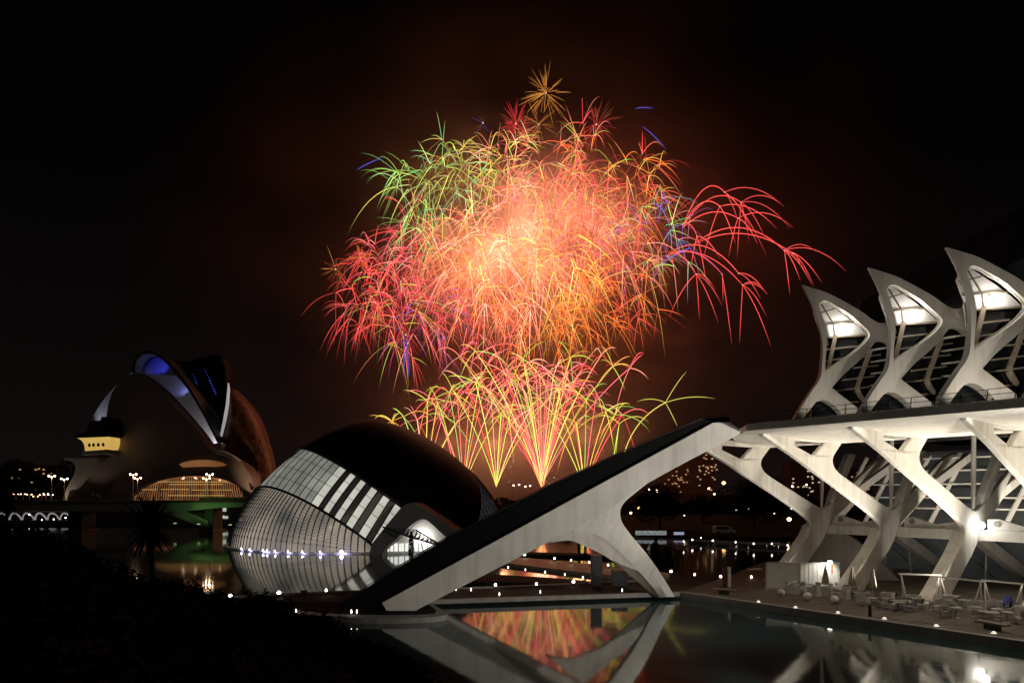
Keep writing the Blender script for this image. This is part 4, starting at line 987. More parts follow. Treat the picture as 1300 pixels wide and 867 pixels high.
# ------------------------------------------------------------------ low path lamps
pl0 = None
def bollard(px, py, zb, h_, size, label, group, m=LAMPW):
    "a mushroom path light whose bright head is seen at (px, py)"
    global pl0
    b = ground(px, py, zb + h_); b.z = zb
    key = (h_, size, m.name)
    if pl0 is None: pl0 = {}
    if key not in pl0:
        r = thing("path_lamp", label, "path lamp", b, group)
        mb = MB(); mb.lathe(b, [(.09, 0), (.07, h_ * .3), (.06, h_ - .12)], 10); obj("post", mb, DARKM, r)
        mb = MB(); mb.lathe(b + V((0, 0, h_)), [(size * .5, -.12), (size, -.05), (size * .95, .03), (size * .5, .12), (.02, .15)], 14); obj("lamp_head", mb, m, r)
        pl0[key] = r
    else: q_ = random.uniform(.6, 1.1); r = copy_tree(pl0[key], loc=b, label=label, group=group, sc=(q_, q_, 1))
    return r
PLM = mat("path_lamp_head", (.8, .8, .8), emit=(1, .95, .82), estr=7)
for px, py in ((292, 756), (354, 752), (414, 749)): bollard(px, py, .45, .5, .17, "mushroom path lamp on the dark kerb in front of the dome's reflection", "path lamps in front of the dome", PLM)
for px, py in ((629, 742), (681, 741), (728, 738)): bollard(px, py, .45, .5, .17, "mushroom path lamp on the pool walk seen under the ramp, nearer row", "near path lamps under the ramp", PLM)
for px, py in ((666, 704), (704, 708.5), (725, 711), (748, 713.5), (772, 717), (590, 698)): bollard(px, py, .4, .5, .17, "mushroom path lamp along the tan walk under the ramp, farther row", "far path lamps under the ramp", PLM)
for px, py in ((852, 725), (882, 729), (915, 731.5), (954, 732)): bollard(px, py, .3, .4, .16, "mushroom path lamp along the dark walk between the ramp's leg and the white cabin", "path lamps beside the white cabin", PLM)
for px, py in ((645, 720), (667, 723), (692, 726), (717, 729), (740, 733)): bollard(px, py, .3, .3, .08, "tiny white light at the water's edge below the tan walk", "tiny lights below the tan walk", PLM)
for px, py in ((879, 685), (890, 682.5), (934, 688), (957, 690), (905, 686), (980, 690), (1000, 692), (868, 687)): bollard(px, py, .5, .5, .15, "small white lamp on the far pool edge below the park trees", "lamps on the far pool edge", PLM)
for px, py in ((579, 747.5), (634, 754), (686, 751), (790, 749), (376, 775), (446, 776), (453, 776), (598, 748)): bollard(px, py, .42, .18, .05, "tiny light set low in the near pool's kerb", "tiny lights in the near pool's kerb", PLM)
for px, py in ((963, 762), (1010, 769), (1064, 775.5), (1123, 783), (1189, 792), (1262, 801)):
    b = ground(px, py, .7); b.z = .56
    o = MB(); o.lathe(b, [(.14, 0), (.14, .02), (.12, .08), (.07, .13), (.02, .14)], 14)
    r = thing("quay_lamp", "half-dome lamp set on the quay edge by the water", "quay lamp", b, "half-dome lamps along the quay edge"); obj("lamp_dome", o, mat("quay_glow", (.8, .8, .75), emit=(1, .93, .8), estr=.9), r)
    mb = MB(); mb.lathe(b + V((0, 0, -.05)), [(.26, 0), (.26, .05)], 14); obj("lamp_ring", mb, STEEL, r)

# dark pillars seen under the ramp
r = thing("service_pillar", "square black pillar on a low block standing on the walk under the ramp", "pillar", ground(757, 744, .45))
b = V(r.location); mb = MB(); mb.box(b + V((0, 0, 1.5)), (1.0, 1.0, 3.0)); obj("shaft", mb, BLACKM, r, bevel=.04); mb = MB(); mb.box(b + V((0, 0, 3.05)), (1.15, 1.15, .12)); obj("cap", mb, DARKM, r)
r = thing("dark_cabinet", "low black cabinet on the walk just left of the ramp's splayed leg", "cabinet", ground(787, 744, .45))
b = V(r.location); mb = MB(); mb.box(b + V((0, .3, .75)), (1.5, .9, 1.5)); obj("body", mb, BLACKM, r, bevel=.03); mb = MB(); mb.box(b + V((0, .3, 1.53)), (1.6, 1.0, .08)); obj("lid", mb, DARKM, r)
r = thing("sign_pillar", "slim white upright sign pillar with a dark red side on the quay near the white cabin", "sign", ground(925, 746, .5))
b = V(r.location); mb = MB(); mb.box(b + V((.05, 0, 1.0)), (.3, .25, 2.0)); obj("white_face", mb, WHITEP, r, bevel=.02); mb = MB(); mb.box(b + V((-.32, .1, .95)), (.42, .22, 1.9)); obj("dark_side", mb, mat("sign_red", (.12, .03, .025)), r)
mb = MB(); mb.box(b + V((-.1, .05, .04)), (1.2, .6, .08)); obj("foot", mb, DARKM, r)

# ------------------------------------------------------------------ promenade furniture
RZ = atan2(CA, -SA)      # along the facade
def qy(px, py): return ground(px, py, .5)
# white cabin
ca = qy(1016, 748); cb = qy(1065, 747.2); cc = qy(973, 747)
cab = thing("white_cabin", "white boxy container cabin with one floodlit face on the quay under the museum", "cabin", ca)
H = 2.45
mb = MB(); e1 = cb - ca; e2 = cc - ca; p4 = ca + e1 + e2
mb.add([ca, cb, p4, cc] + [p + V((0, 0, H)) for p in (ca, cb, p4, cc)], [(0,1,5,4),(1,2,6,5),(2,3,7,6),(3,0,4,7),(4,5,6,7)]); obj("walls", mb, WHITEP, cab, bevel=.05)
mb = MB()
for a, b in ((ca, cb), (ca, cc)): mb.bar(a + V((0, -.03, H)), b + V((0, -.03, H)), .12, .14); mb.bar(a + V((0, -.03, .08)), b + V((0, -.03, .08)), .1, .14)
for p in (ca, cb, cc): mb.bar(p + V((0, -.03, 0)), p + V((0, -.03, H + .05)), .14, .14)
obj("frame", mb, mat("cabin_trim", (.5, .48, .44)), cab)
mb = MB()
for i in range(1, 9): p = ca.lerp(cb, i / 9) + V((0, -.012, 0)); mb.bar(p + V((0, 0, .15)), p + V((0, 0, H - .1)), .03, .03)
for i in range(1, 12): p = ca.lerp(cc, i / 12) + V((-.012, -.012, 0)); mb.bar(p + V((0, 0, .15)), p + V((0, 0, H - .1)), .03, .03)
obj("cladding_ribs", mb, mat("cabin_rib", (.6, .58, .54)), cab)
p = ca.lerp(cb, .82); mb = MB(); mb.box(p + V((0, -.06, 1.95)), (.16, .05, .8), atan2(e1.y, e1.x)); obj("orange_strip", mb, mat("orange_paint", (.6, .12, .03)), cab)
p = ca.lerp(cb, .7) + V((.1, -.35, H + .12)); mb = MB(); mb.box(p, (.3, .3, .26)); obj("roof_lamp", mb, LAMPW, cab); spot("cabin_light", p + V((.05, -.75, .1)), ca.lerp(cb, .55) + V((0, 0, 1.0)), 230, 130, .6, (1, .96, .86), .12)
mb = MB(); p = cc + (e2.normalized()) * .4; mb.bar(p + V((0, 0, 1.9)), p + e2.normalized() * 1.3 + V((0, 0, 1.75)), 1.4, .08); mb.bar(p + e2.normalized() * 1.2, p + e2.normalized() * 1.2 + V((0, 0, 1.75)), .08, .08); obj("awning", mb, FABRIC, cab)

# closed parasols
ps = thing("closed_parasol", "x", "parasol", (0, 0, 0), "closed parasols on the quay terrace")
mb = MB(); mb.tube([(0, 0, 0), (0, 0, 2.55)], .035, 8); obj("pole", mb, STEEL, ps)
mb = MB(); mb.lathe((0, 0, 0), [(.36, 0), (.36, .08), (.1, .1)], 12); obj("base", mb, DARKM, ps)
mb = MB(); rows = []
for z_, r_ in ((.75, .34), (1.1, .30), (1.6, .22), (2.1, .13), (2.45, .06), (2.6, .02)): rows.append([V((cos(2*pi*j/16) * r_ * (1 if j % 2 else .72), sin(2*pi*j/16) * r_ * (1 if j % 2 else .72), z_)) for j in range(16)])
mb.grid(rows, close=True); obj("canopy", mb, FABRIC, ps)
for i, (px, py, lab) in enumerate(((1048, 752, "closed tan parasol in front of the white cabin's lit face"), (1082, 753, "closed tan parasol beside the small white sail"), (1108, 756, "closed tan parasol at the right of the three, by the museum's second leg"))):
    o = ps if i == 0 else copy_tree(ps); o.location = qy(px, py); o['label'] = lab
p = qy(1071, 751); r = thing("sail_screen", "small white triangular sail screen between two closed parasols", "screen", p)
mb = MB(); mb.plate([[(-.42, .1), (.38, .1), (.4, 1.5)]], lambda x, z: p + V((x, 0, z)), (0, .04, 0)); obj("sailcloth", mb, WHITEP, r); mb = MB(); mb.tube([p + V((.42, .02, 0)), p + V((.42, .02, 1.55))], .03, 6); obj("pole", mb, STEEL, r)

# globes
for px, py, lab in ((992, 757, "leftmost white ball on the quay, near the cabin's dark end"), (1025, 761.5, "brightest white ball on the quay in front of the white cabin"), (1060, 766, "white ball on the quay before the middle parasol"), (1138, 775, "white ball on the quay left of the trestle frames")):
    b = qy(px, py); r = thing("ball_seat", lab, "ball", b, "white balls on the quay"); mb = MB(); mb.ball(b + V((0, 0, .34)), .34, 18); obj("ball", mb, GLOBE, r, smooth=True); mb = MB(); mb.lathe(b, [(.16, 0), (.14, .04)], 12); obj("foot", mb, DARKM, r)
# planters
pt = thing("planter_box", "x", "planter", (0, 0, 0), "pale planter boxes along the terrace")
mb = MB(); n4 = [(-.42, -.42), (.42, -.42), (.42, .42), (-.42, .42)]
mb.plate([[(x * 1, y * 1) for x, y in n4]], lambda x, y: V((x, y, 0)), (0, 0, .8)); obj("box", mb, PLANTERM, pt, bevel=.03)
mb = MB(); mb.plate([[(x * 1.06, y * 1.06) for x, y in n4], [(x * .86, y * .86) for x, y in n4]], lambda x, y: V((x, y, .803)), (0, 0, .06)); obj("rim", mb, WHITEP, pt)
mb = MB(); mb.box((0, 0, .79), (.7, .7, .04)); obj("soil", mb, EARTH, pt)
for i, (px, py) in enumerate(((1006, 754), (1034, 757), (1052, 757), (1072, 760), (1095, 765), (1127, 766), (1160, 769), (1198, 776), (1208, 770), (1238, 776), (1263, 777), (1296, 783))):
    o = pt if i == 0 else copy_tree(pt)
    o.location = qy(px, py); o.rotation_euler = (0, 0, RZ + random.uniform(-.1, .1)); sc = random.uniform(.85, 1.1); o.scale = (sc, sc, sc)
    o['label'] = ["planter box left of the white cabin's lit face", "planter box before the cabin's lit corner", "planter box at the foot of the first parasol", "planter box in front of the white sail", "large planter box left of the third parasol", "planter box right of the third parasol", "planter box at the left trestle frame", "planter box at the second leg's foot", "planter box behind the second leg's foot", "planter box under the middle trestle frame", "planter box under the right trestle frame", "planter box cut by the right picture edge"][i]
# tables and chairs
tbp = thing("terrace_table", "pale terrace table with metal leg among stacked chairs", "table", (0, 0, 0), "tables on the terrace under the museum")
mb = MB(); mb.lathe((0, 0, .72), [(.4, 0), (.42, .02), (.4, .04)], 16); obj("tabletop", mb, TERR, tbp)
mb = MB(); mb.tube([(0, 0, .03), (0, 0, .72)], .035, 8); mb.lathe((0, 0, 0), [(.26, 0), (.24, .03)], 12); obj("leg", mb, STEEL, tbp)
chp = thing("terrace_chair", "pale metal terrace chair among the tables under the museum", "chair", (0, 0, 0), "chairs on the terrace under the museum")
mb = MB(); mb.box((0, 0, .45), (.44, .44, .04)); obj("seat", mb, TERR, chp, bevel=.01)
mb = MB(); mb.box((0, .21, .72), (.42, .03, .34)); obj("backrest", mb, TERR, chp, bevel=.01)
for x in (-.19, .19):
    for y in (-.19, .19):
        mb = MB(); mb.tube([(x, y, 0), (x, y, .44 if y < 0 else .88)], .016, 6); obj("leg", mb, STEEL, chp)
spots_t = []
for i in range(26):
    px = 1000 + 300 * (i + random.random() * .8) / 26; py = random.uniform(.118, .131) * px + 627
    spots_t.append((px, py))
for i, (px, py) in enumerate(spots_t):
    b = qy(px, py)
    o = tbp if i == 0 else copy_tree(tbp)
    o.location = b
    for j in range(2):
        c = chp if (i == 0 and j == 0) else copy_tree(chp)
        a = random.uniform(0, 6.28); c.location = b + V((cos(a) * .75, sin(a) * .75, 0)); c.rotation_euler = (0, 0, a - pi / 2)
# trestle frames
def trestle(a, b, h_, label):
    r = thing("trestle_frame", label, "frame", a, "white trestle frames on the terrace"); d = (b - a).normalized(); nrm = V((-d.y, d.x, 0))
    mb = MB(); mb.bar(a + V((0, 0, h_)) - d * .2, b + V((0, 0, h_)) + d * .2, .14, .12); obj("top_bar", mb, WHITEP, r)
    for p, s_ in ((a, 1), (b, -1)):
        for q_ in (-1, 1):
            mb = MB(); mb.bar(p + V((0, 0, h_)), p + nrm * .55 * q_ + d * .35 * s_, .08, .08); obj("leg", mb, WHITEP, r)
    return r
trestle(qy(1144, 763), qy(1192, 765), 2.3, "white trestle frame at the left, in front of the museum's third leg's shadow")
trestle(qy(1194, 768), qy(1246, 776), 2.3, "white trestle frame in the middle, standing before the second leg")
trestle(qy(1250, 772), qy(1298, 778), 2.2, "white trestle frame at the right edge of the picture")
# low benches at the quay
for a, b, lab in (((1241, 796), (1280, 803), "low wide bench slab on a single pedestal at the quay edge by the right frame"), ((905, 753.5), (934, 755.5), "low slab bench at the quay's dark end near the sign pillar")):
    p, q_ = qy(*a), qy(*b); m_ = p.lerp(q_, .5); r = thing("slab_bench", lab, "bench", m_, "slab benches on the quay")
    mb = MB(); mb.bar(p + V((0, 0, .45)), q_ + V((0, 0, .45)), .6, .14); obj("seat", mb, WOOD, r, bevel=.02); mb = MB(); d = (q_ - p).normalized(); mb.bar(m_ - d * .45 + V((0, 0, .19)), m_ + d * .45 + V((0, 0, .19)), .4, .376); obj("pedestal", mb, DARKM, r)
p = qy(1104.5, 782); r = thing("mooring_post", "short black post with a bright side standing on the quay edge", "post", p); mb = MB(); mb.lathe(p, [(.12, 0), (.11, .7), (.14, .74), (.12, .82)], 10); obj("shaft", mb, BLACKM, r); mb = MB(); mb.box(p + V((.1, -.08, .45)), (.06, .06, .5)); obj("plate", mb, WHITEP, r)
p = qy(1280, 772); r = thing("blue_sack", "blue cloth sack propped among the terrace tables at the right", "sack", p); mb = MB(); mb.lathe(p, [(.2, 0), (.34, .2), (.36, .5), (.26, .85), (.1, 1.0), (.14, 1.1)], 12); obj("bag", mb, mat("blue_cloth", (.012, .03, .2), var=.4, scale=5), r, smooth=True); mb = MB(); mb.tube([p + V((.1 * cos(a), .1 * sin(a), 1.02)) for a in [i * pi / 4 for i in range(9)]], .02, 5); obj("tie_cord", mb, WHITEP, r)

# ------------------------------------------------------------------ fireworks
FY0 = 330.0
def fire_mat():
    m = bpy.data.materials.new("burning_sparks"); m.use_nodes = True; n_ = m.node_tree.nodes; l = m.node_tree.links; n_.clear()
    out = n_.new("ShaderNodeOutputMaterial"); em = n_.new("ShaderNodeEmission"); at_ = n_.new("ShaderNodeVertexColor"); at_.layer_name = "Col"
    l.new(at_.outputs[0], em.inputs[0]); em.inputs[1].default_value = 1.0; l.new(em.outputs[0], out.inputs[0]); m.cycles.emission_sampling = 'NONE'; return m
FIRE = fire_mat()
PAL = {
 'green': [(.16, .62, .17), (.42, .72, .14), (.2, .6, .3), (.6, .7, .28)], 'lime': [(.52, .72, .08), (.72, .62, .09), (.36, .66, .12)],
 'red': [(1.0, .07, .055), (1.0, .10, .08), (.9, .055, .075)], 'pink': [(1.0, .15, .13), (1.0, .22, .17), (1.0, .14, .19), (1, .36, .25)],
 'salmon': [(1.0, .27, .15), (1.0, .19, .12), (1.0, .40, .22), (1, .48, .28), (1, .19, .12)], 'orange': [(1.0, .18, .025), (1.0, .26, .04), (1.0, .13, .025)],
 'yellow': [(1.0, .52, .09), (1.0, .40, .07), (.75, .6, .09)], 'amber': [(.6, .24, .04), (.45, .16, .03)], 'crimson': [(.6, .03, .035), (.45, .04, .04)],
 'violet': [(.16, .09, .5), (.12, .1, .6), (.4, .08, .3)], 'blue': [(.07, .08, .7), (.1, .1, .6)], 'dim': [(.25, .075, .02), (.2, .05, .02)]}
HDR = 1.9
class Fire(MB):
    def streak(s, path, r, col, g0=.25, g1=.15, col2=None):
        k_ = len(path); rad = []; cols = []
        for i in range(k_):
            q_ = i / (k_ - 1); e = min(1, g0 + q_ * 4) * min(1, g1 + (1 - q_) * 2.6)
            rad.append(r * (.45 + .55 * min(1, e))); c = col if col2 is None else tuple(a * (1 - q_) + b * q_ for a, b in zip(col, col2)); cols.append(tuple(x * e * HDR for x in c))
        n0 = len(s.v); s.tube(path, rad, 3, cap=False)
        for c in cols: s.c += [c] * 3
        assert len(s.c) == len(s.v)
    def spark(s, p, r, col):
        n0 = len(s.v); s.ball(p, r, 5); s.c += [col] * (len(s.v) - n0)
def fire_obj(name, fb, label, group, base):
    r = thing(name, label, "firework", base, group)
    o = obj("sparks", fb, FIRE, r, fix=False)
    ca_ = o.data.color_attributes.new("Col", 'FLOAT_COLOR', 'POINT')
    for i, c in enumerate(fb.c): ca_.data[i].color = (c[0], c[1], c[2], 1)
    return r
def pick(pal):
    if isinstance(pal, str): pal = [pal]
    return random.choice(PAL[random.choice(pal)])
PXM = FY0 / F
def arc(p, d, L, drop, n_=9, wig=0.0):
    ps_ = []
    for i in range(n_):
        s_ = i / (n_ - 1); q_ = p + d * L * (s_ - .18 * s_ * s_) - V((0, 0, 1)) * drop * s_ * s_
        ps_.append(q_)
    return ps_
def up(c, k_): return tuple(x * k_ for x in c)
def crossette(px, py, R, n_, pal, br, dy=0, split=(3, 5), subs=1.15, only=None, r=.125):
    fb = Fire(); c = at(px, py, FY0 + dy); Rm = R * PXM
    for i in range(n_):
        d = rnd().normalized()
        if only: d = only(i, d)
        L = Rm * random.uniform(.55, 1.1); col = up(pick(pal), br * random.choice((.45, .8, 1.1, 1.6)))
        pa = arc(c, d, L, L * random.uniform(.1, .3)); st = random.randint(1, 5)
        fb.streak(pa[st:], r * random.uniform(.7, 1.1), col, .1, .6); e = pa[-1]; dirn = (pa[-1] - pa[-2]).normalized()
        for j in range(random.randint(*split)):
            d2 = (dirn * random.uniform(.3, 1.3) + rnd().normalized() * .9 + V((0, 0, .12))).normalized(); L2 = Rm * random.uniform(.35, 1.0) * subs
            c2 = up(pick(pal), br * random.choice((.35, .6, .9, 1.2, 1.8))); fb.streak(arc(e, d2, L2, L2 * random.uniform(.12, .7), 9), r * random.uniform(.5, 1.25), c2, .9, .05, up(pick(pal), br * .5))
        if random.random() < .35: fb.spark(e, .28, up((1, .8, .7), br))
    return fb, c
def star(px, py, R, n_, pal, br, dy=0):
    fb = Fire(); c = at(px, py, FY0 + dy); Rm = R * PXM
    for i in range(n_):
        d = rnd().normalized(); d.z = d.z + .1; d.normalize(); L = Rm * random.uniform(.6, 1.15); fb.streak(arc(c, d, L, L * .06, 7)[random.randint(0, 2):], .12, up(pick(pal), br * random.uniform(.5, 1.2)), 1.0, .05)
    fb.spark(c, .4, (1.2, .8, .8)); return fb, c
GC = "crackling bursts of the main firework cloud"
BUR = [
 (545, 238, 62, 22, ['green', 'green', 'lime'], .95, "green and white burst of drooping sparks at the cloud's upper left"),
 (582, 212, 48, 16, ['green', 'lime', 'yellow'], .9, "green-yellow burst of sparks on the cloud's upper left crest"),
 (522, 282, 46, 16, ['red', 'green', 'pink'], .85, "mixed red and green burst on the cloud's left shoulder"),
 (640, 205, 52, 18, ['yellow', 'salmon', 'salmon', 'lime'], .9, "pale yellow burst on the cloud's crest, left of the amber star"),
 (692, 206, 56, 20, ['salmon', 'salmon', 'lime', 'orange', 'red'], .9, "salmon and lime burst right under the amber star"),
 (748, 208, 58, 20, ['orange', 'red', 'salmon', 'lime'], .9, "orange and red burst on the cloud's crest, under the faint brown star"),
 (803, 236, 58, 20, ['red', 'orange', 'red', 'yellow'], .85, "red and yellow burst on the cloud's upper right shoulder"),
 (642, 272, 66, 26, ['salmon', 'salmon', 'pink'], .95, None), (702, 268, 74, 28, ['salmon', 'pink', 'red'], .95, None), (762, 282, 66, 24, ['pink', 'red', 'salmon'], .9, None),
 (598, 300, 58, 24, ['orange', 'salmon', 'salmon', 'yellow'], .95, None), (656, 334, 70, 28, ['orange', 'salmon', 'salmon', 'pink'], 1.0, None), (610, 345, 55, 22, ['salmon', 'salmon', 'orange'], 1.0, None),
 (722, 322, 58, 26, ['yellow', 'orange'], .95, "golden burst of drooping sparks just right of the cloud's glowing heart"),
 (784, 322, 58, 22, ['pink', 'orange', 'yellow'], .85, "pink and gold burst on the cloud's right half"),
 (835, 292, 52, 16, ['pink', 'violet', 'green'], .75, "pink, violet and green burst where the red comets leave the cloud"),
 (542, 322, 54, 22, ['red', 'pink'], .85, "red burst on the cloud's left half, below the green bursts"),
 (488, 330, 46, 16, ['red', 'pink'], .8, "red-pink burst right of the small orange star at the cloud's left tip"),
 (462, 368, 42, 15, ['red'], .8, "plain red weeping burst at the cloud's lower left tip"),
 (505, 385, 54, 20, ['red', 'pink', 'red', 'lime'], .8, "red burst with a few lime sparks over the violet streaks"),
 (556, 388, 54, 20, ['red', 'pink', 'violet'], .75, "red and violet burst at the cloud's lower left"),
 (612, 392, 54, 20, ['red', 'orange', 'red', 'pink'], .85, "red and orange burst under the cloud's heart, left of centre"),
 (684, 398, 54, 20, ['orange', 'orange', 'yellow'], .85, "orange burst hanging under the middle of the cloud"),
 (742, 388, 54, 18, ['orange'], .8, "plain orange burst at the cloud's lower right"),
 (796, 368, 48, 14, ['orange', 'red'], .75, "sparse orange and red burst at the cloud's right lower edge")]
for px, py, R, n_, pal, br, lab in BUR:
    hot = 1.0 + .9 * max(0, 1 - sqrt(((px - 660) / 110) ** 2 + ((py - 305) / 75) ** 2))
    fb, c = crossette(px, py, R * 1.1, int(n_ * 1.6), pal, br * hot, random.uniform(-18, 18))
    fire_obj("firework_burst", fb, lab or "tangled salmon burst inside the glowing heart of the firework cloud", GC if lab else "bursts inside the glowing heart of the firework cloud", c)
# red comets flung to the right
def comet_fan(targets, start, label, br):
    fb = Fire(); c = at(start[0], start[1], FY0)
    for (x, y), peak, subs in targets:
        e = at(x, y, FY0 + random.uniform(-12, 12)); m_ = c.lerp(e, .5); h_ = peak * PXM
        pa = [c.lerp(e, s_) + V((0, 0, 4 * h_ * s_ * (1 - s_))) for s_ in [i / 13 for i in range(14)]]
        col = up((1.0, .085, .075), br * random.uniform(.8, 1.15)); fb.streak(pa, .2, col, .35, .7); fb.spark(e, .32, (1.2, .6, .5))
        for dx, dy_ in subs:
            q_ = at(x + dx, y + dy_, e.y + random.uniform(-10, 10)); hh = (abs(dx) * .25 + 4) * PXM
            fb.streak([e.lerp(q_, s_) + V((0, 0, 4 * hh * s_ * (1 - s_) * .6)) for s_ in [i / 9 for i in range(10)]], .17, up(col, random.uniform(.65, 1.0)), .7, .2)
    fire_obj("firework_comets", fb, label, "red comets flung right of the cloud", c)
comet_fan([((941, 257), 22, [(53, 4), (30, 45), (62, 33), (-5, 70), (10, 50)]), ((920, 244), 26, [(53, 80), (75, 18), (35, 50), (18, 40)]), ((914, 262), 18, [(20, 48), (-22, 70), (72, 28)]), ((937, 277), 14, [(70, 12), (-12, 50), (25, 33)]), ((885, 300), 10, [(30, 30), (-8, 42), (12, 60)])], (866, 290), "upper red comets arcing right from the cloud and splitting into drooping tails", 1.0)
comet_fan([((996, 318), 26, [(40, 1), (78, 26), (7, 56), (20, 38), (34, 42), (47, 40)]), ((1007, 322), 20, [(10, 16), (26, 41)])], (880, 311), "long red comet reaching farthest right toward the museum's first fin", 1.0)
comet_fan([((884, 348), 12, [(4, 58), (28, 62), (33, 40), (-35, 56), (24, 20)]), ((917, 348), 16, [(1, 35), (12, 88)]), ((943, 362), 20, [(32, 12), (30, 40), (36, 78), (-4, 74), (26, 4)]), ((938, 347), 24, [(35, 26), (28, 33)])], (845, 325), "lower red comets drooping right below the long comet", .95)
ST = [(693, 118, 46, 44, ['amber'], .75, "amber star burst at the very top of the display"), (655, 157, 38, 50, ['crimson'], .7, "crimson star burst left of and below the amber top star"), (684, 158, 46, 40, ['amber', 'dim'], .55, "dull orange star burst directly under the amber top star"), (757, 158, 44, 44, ['dim', 'crimson'], .62, "faint brown-red star burst right of the top stars"),
      (426, 342, 38, 26, ['dim', 'amber'], .5, "faint brown star burst at the far left of the display"), (457, 327, 26, 40, ['orange'], .55, "small orange star at the cloud's left tip"), (515, 425, 40, 34, ['crimson'], .42, "dim crimson star burst above the violet streaks"), (484, 405, 34, 34, ['amber'], .42, "dim amber star burst among the red tails at lower left"), (613, 156, 24, 12, ['dim', 'blue'], .3, "tiny faint blue star left of the crimson star")]
for px, py, R, n_, pal, br, lab in ST:
    fb, c = star(px, py, R, int(n_ * 1.15), pal, br * .95, random.uniform(-15, 15)); fire_obj("firework_star", fb, lab, "radial star bursts around the cloud", c)
for x, y, x2, y2, lab in ((514, 425, 512, 478, "left of the twin violet streaks falling below the cloud's lower left"), (516, 432, 519, 478, "right of the twin violet streaks falling below the cloud's lower left")):
    fb = Fire(); fb.streak([at(x + (x2 - x) * s_, y + (y2 - y) * s_, FY0) for s_ in [i / 7 for i in range(8)]], .42, (.06, .045, .26), .5, .4)
    fire_obj("firework_streak", fb, lab, "violet and blue streaks around the cloud", at(516, 450, FY0))
for pts, lab in ((((452, 216), (468, 206), (488, 199)), "blue streak trailing off the cloud's upper left"), (((806, 138), (818, 135), (830, 138)), "short faint blue streak right of the top stars"), (((815, 160), (832, 172), (846, 190)), "thin blue streak falling at the cloud's upper right")):
    fb = Fire(); a, b, c = (at(x, y, FY0) for x, y in pts); fb.streak([(a * (1-s_) + b * s_) * (1-s_) + (b * (1-s_) + c * s_) * s_ for s_ in [i / 9 for i in range(10)]], .25, (.05, .05, .28), .3, .2); fire_obj("firework_streak", fb, lab, "violet and blue streaks around the cloud", b)
# violet undertones within the bursts
# fountains from the ground: comets that split at the top
def fountain(px, py, lines, label, br=1.0):
    fb = Fire(); b = at(px, py, FY0)
    for (x, y), pal, curl in lines:
        e = at(x + random.uniform(-3, 3), y + random.uniform(-4, 4), FY0 + random.uniform(-8, 8)); side = V(((e.x - b.x) * -.1, 0, abs(e.x - b.x) * .12))
        pa = [b.lerp(e, s_) + side * 4 * s_ * (1 - s_) * .6 for s_ in [i / 11 for i in range(12)]]
        col = up(pick(pal), br * random.uniform(.8, 1.1)); fb.streak(pa, random.uniform(.12, .22), up(col, 1.25), .6, 1.0); fb.spark(e, .4, up(col, 1.2))
        a0 = random.uniform(.2, 1.2)
        for j in range(curl + random.randint(0, 2)):
            a = a0 + j * 2 * pi / max(1, curl) + random.uniform(-.3, .3); d = V((cos(a), random.uniform(-.4, .4), sin(a) * .9 + .2)).normalized(); L = random.uniform(8, 24)
            fb.streak(arc(e, d, L, L * random.uniform(.2, .55), 8), random.uniform(.14, .24), up(pick(pal), br * random.uniform(.5, 1.1)), .9, .15)
    for i in range(26): fb.spark(at(px + random.uniform(-9, 22), py - random.uniform(3, 62), FY0 - 2), random.uniform(.12, .26), up((1, .75, .6), random.uniform(.3, .9)))
    fire_obj("spark_fountain", fb, label, "fountains of sparks shot from the ground", b)
Lm, Pk, Ro = ['lime', 'yellow'], ['pink', 'pink', 'red'], ['pink', 'salmon']
def fan(x0, x1, n_, y0, y1, pals, curl=4, base=617):
    out = []
    for i in range(n_): out.append(((x0 + (x1 - x0) * i / (n_ - 1), random.uniform(y0, y1)), pals[i % len(pals)], curl))
    return out
fountain(630, 618, fan(578, 690, 9, 478, 530, [Lm, Pk, Lm, Ro]), "fan of lime and pink spark jets rising beside the dome's shoulder")
fountain(688, 618, fan(652, 735, 9, 470, 530, [Pk, Pk, Lm]), "narrow fan of mostly pink spark jets left of the ramp's rail")
fountain(742, 622, fan(700, 792, 9, 480, 545, [Lm, Lm, Pk]), "fan of lime spark jets rising behind the middle of the ramp")
fountain(588, 620, fan(548, 640, 9, 490, 540, [Pk, Ro, Lm]), "fan of pink spark jets half hidden by the dome's crown")
fountain(540, 620, fan(500, 580, 7, 505, 540, [Lm, Lm, Ro]), "low lime spark jets just over the dome's left crown")
fountain(687, 618, fan(585, 800, 12, 430, 480, [Ro, Lm, Pk]), "tall wide fan of spark jets reaching up to the cloud")
fountain(690, 617, fan(590, 735, 12, 452, 505, [Pk, Lm, Ro, Pk]), "broad fan of pink and lime spark jets between the two tightest fans")
fountain(775, 612, [((787, 536), Lm, 3)], "single lime spark jet over the ramp's upper half, shorter one", .85)
fb = Fire(); b = at(790, 585, FY0); e = at(845, 511, FY0)
fb.streak([b.lerp(e, s_) + V((-1, 0, 1)) * 6 * s_ * (1 - s_) * 2 for s_ in [i / 11 for i in range(12)]], .24, (.6, .5, .09), .8, 1.0)
for x, y, h_ in ((908, 506, 9), (872, 471, 5), (860, 541, 2), (808, 510, 8)): q_ = at(x, y, FY0); fb.streak([e.lerp(q_, s_) + V((0, 0, h_ * PXM * 4 * s_ * (1 - s_) * .5)) for s_ in [i / 9 for i in range(10)]], .2, (.38, .36, .06), .9, .25)
fire_obj("spark_comet", fb, "lone lime comet right of the fountains splitting into a cross over the ramp's top", "fountains of sparks shot from the ground", b)

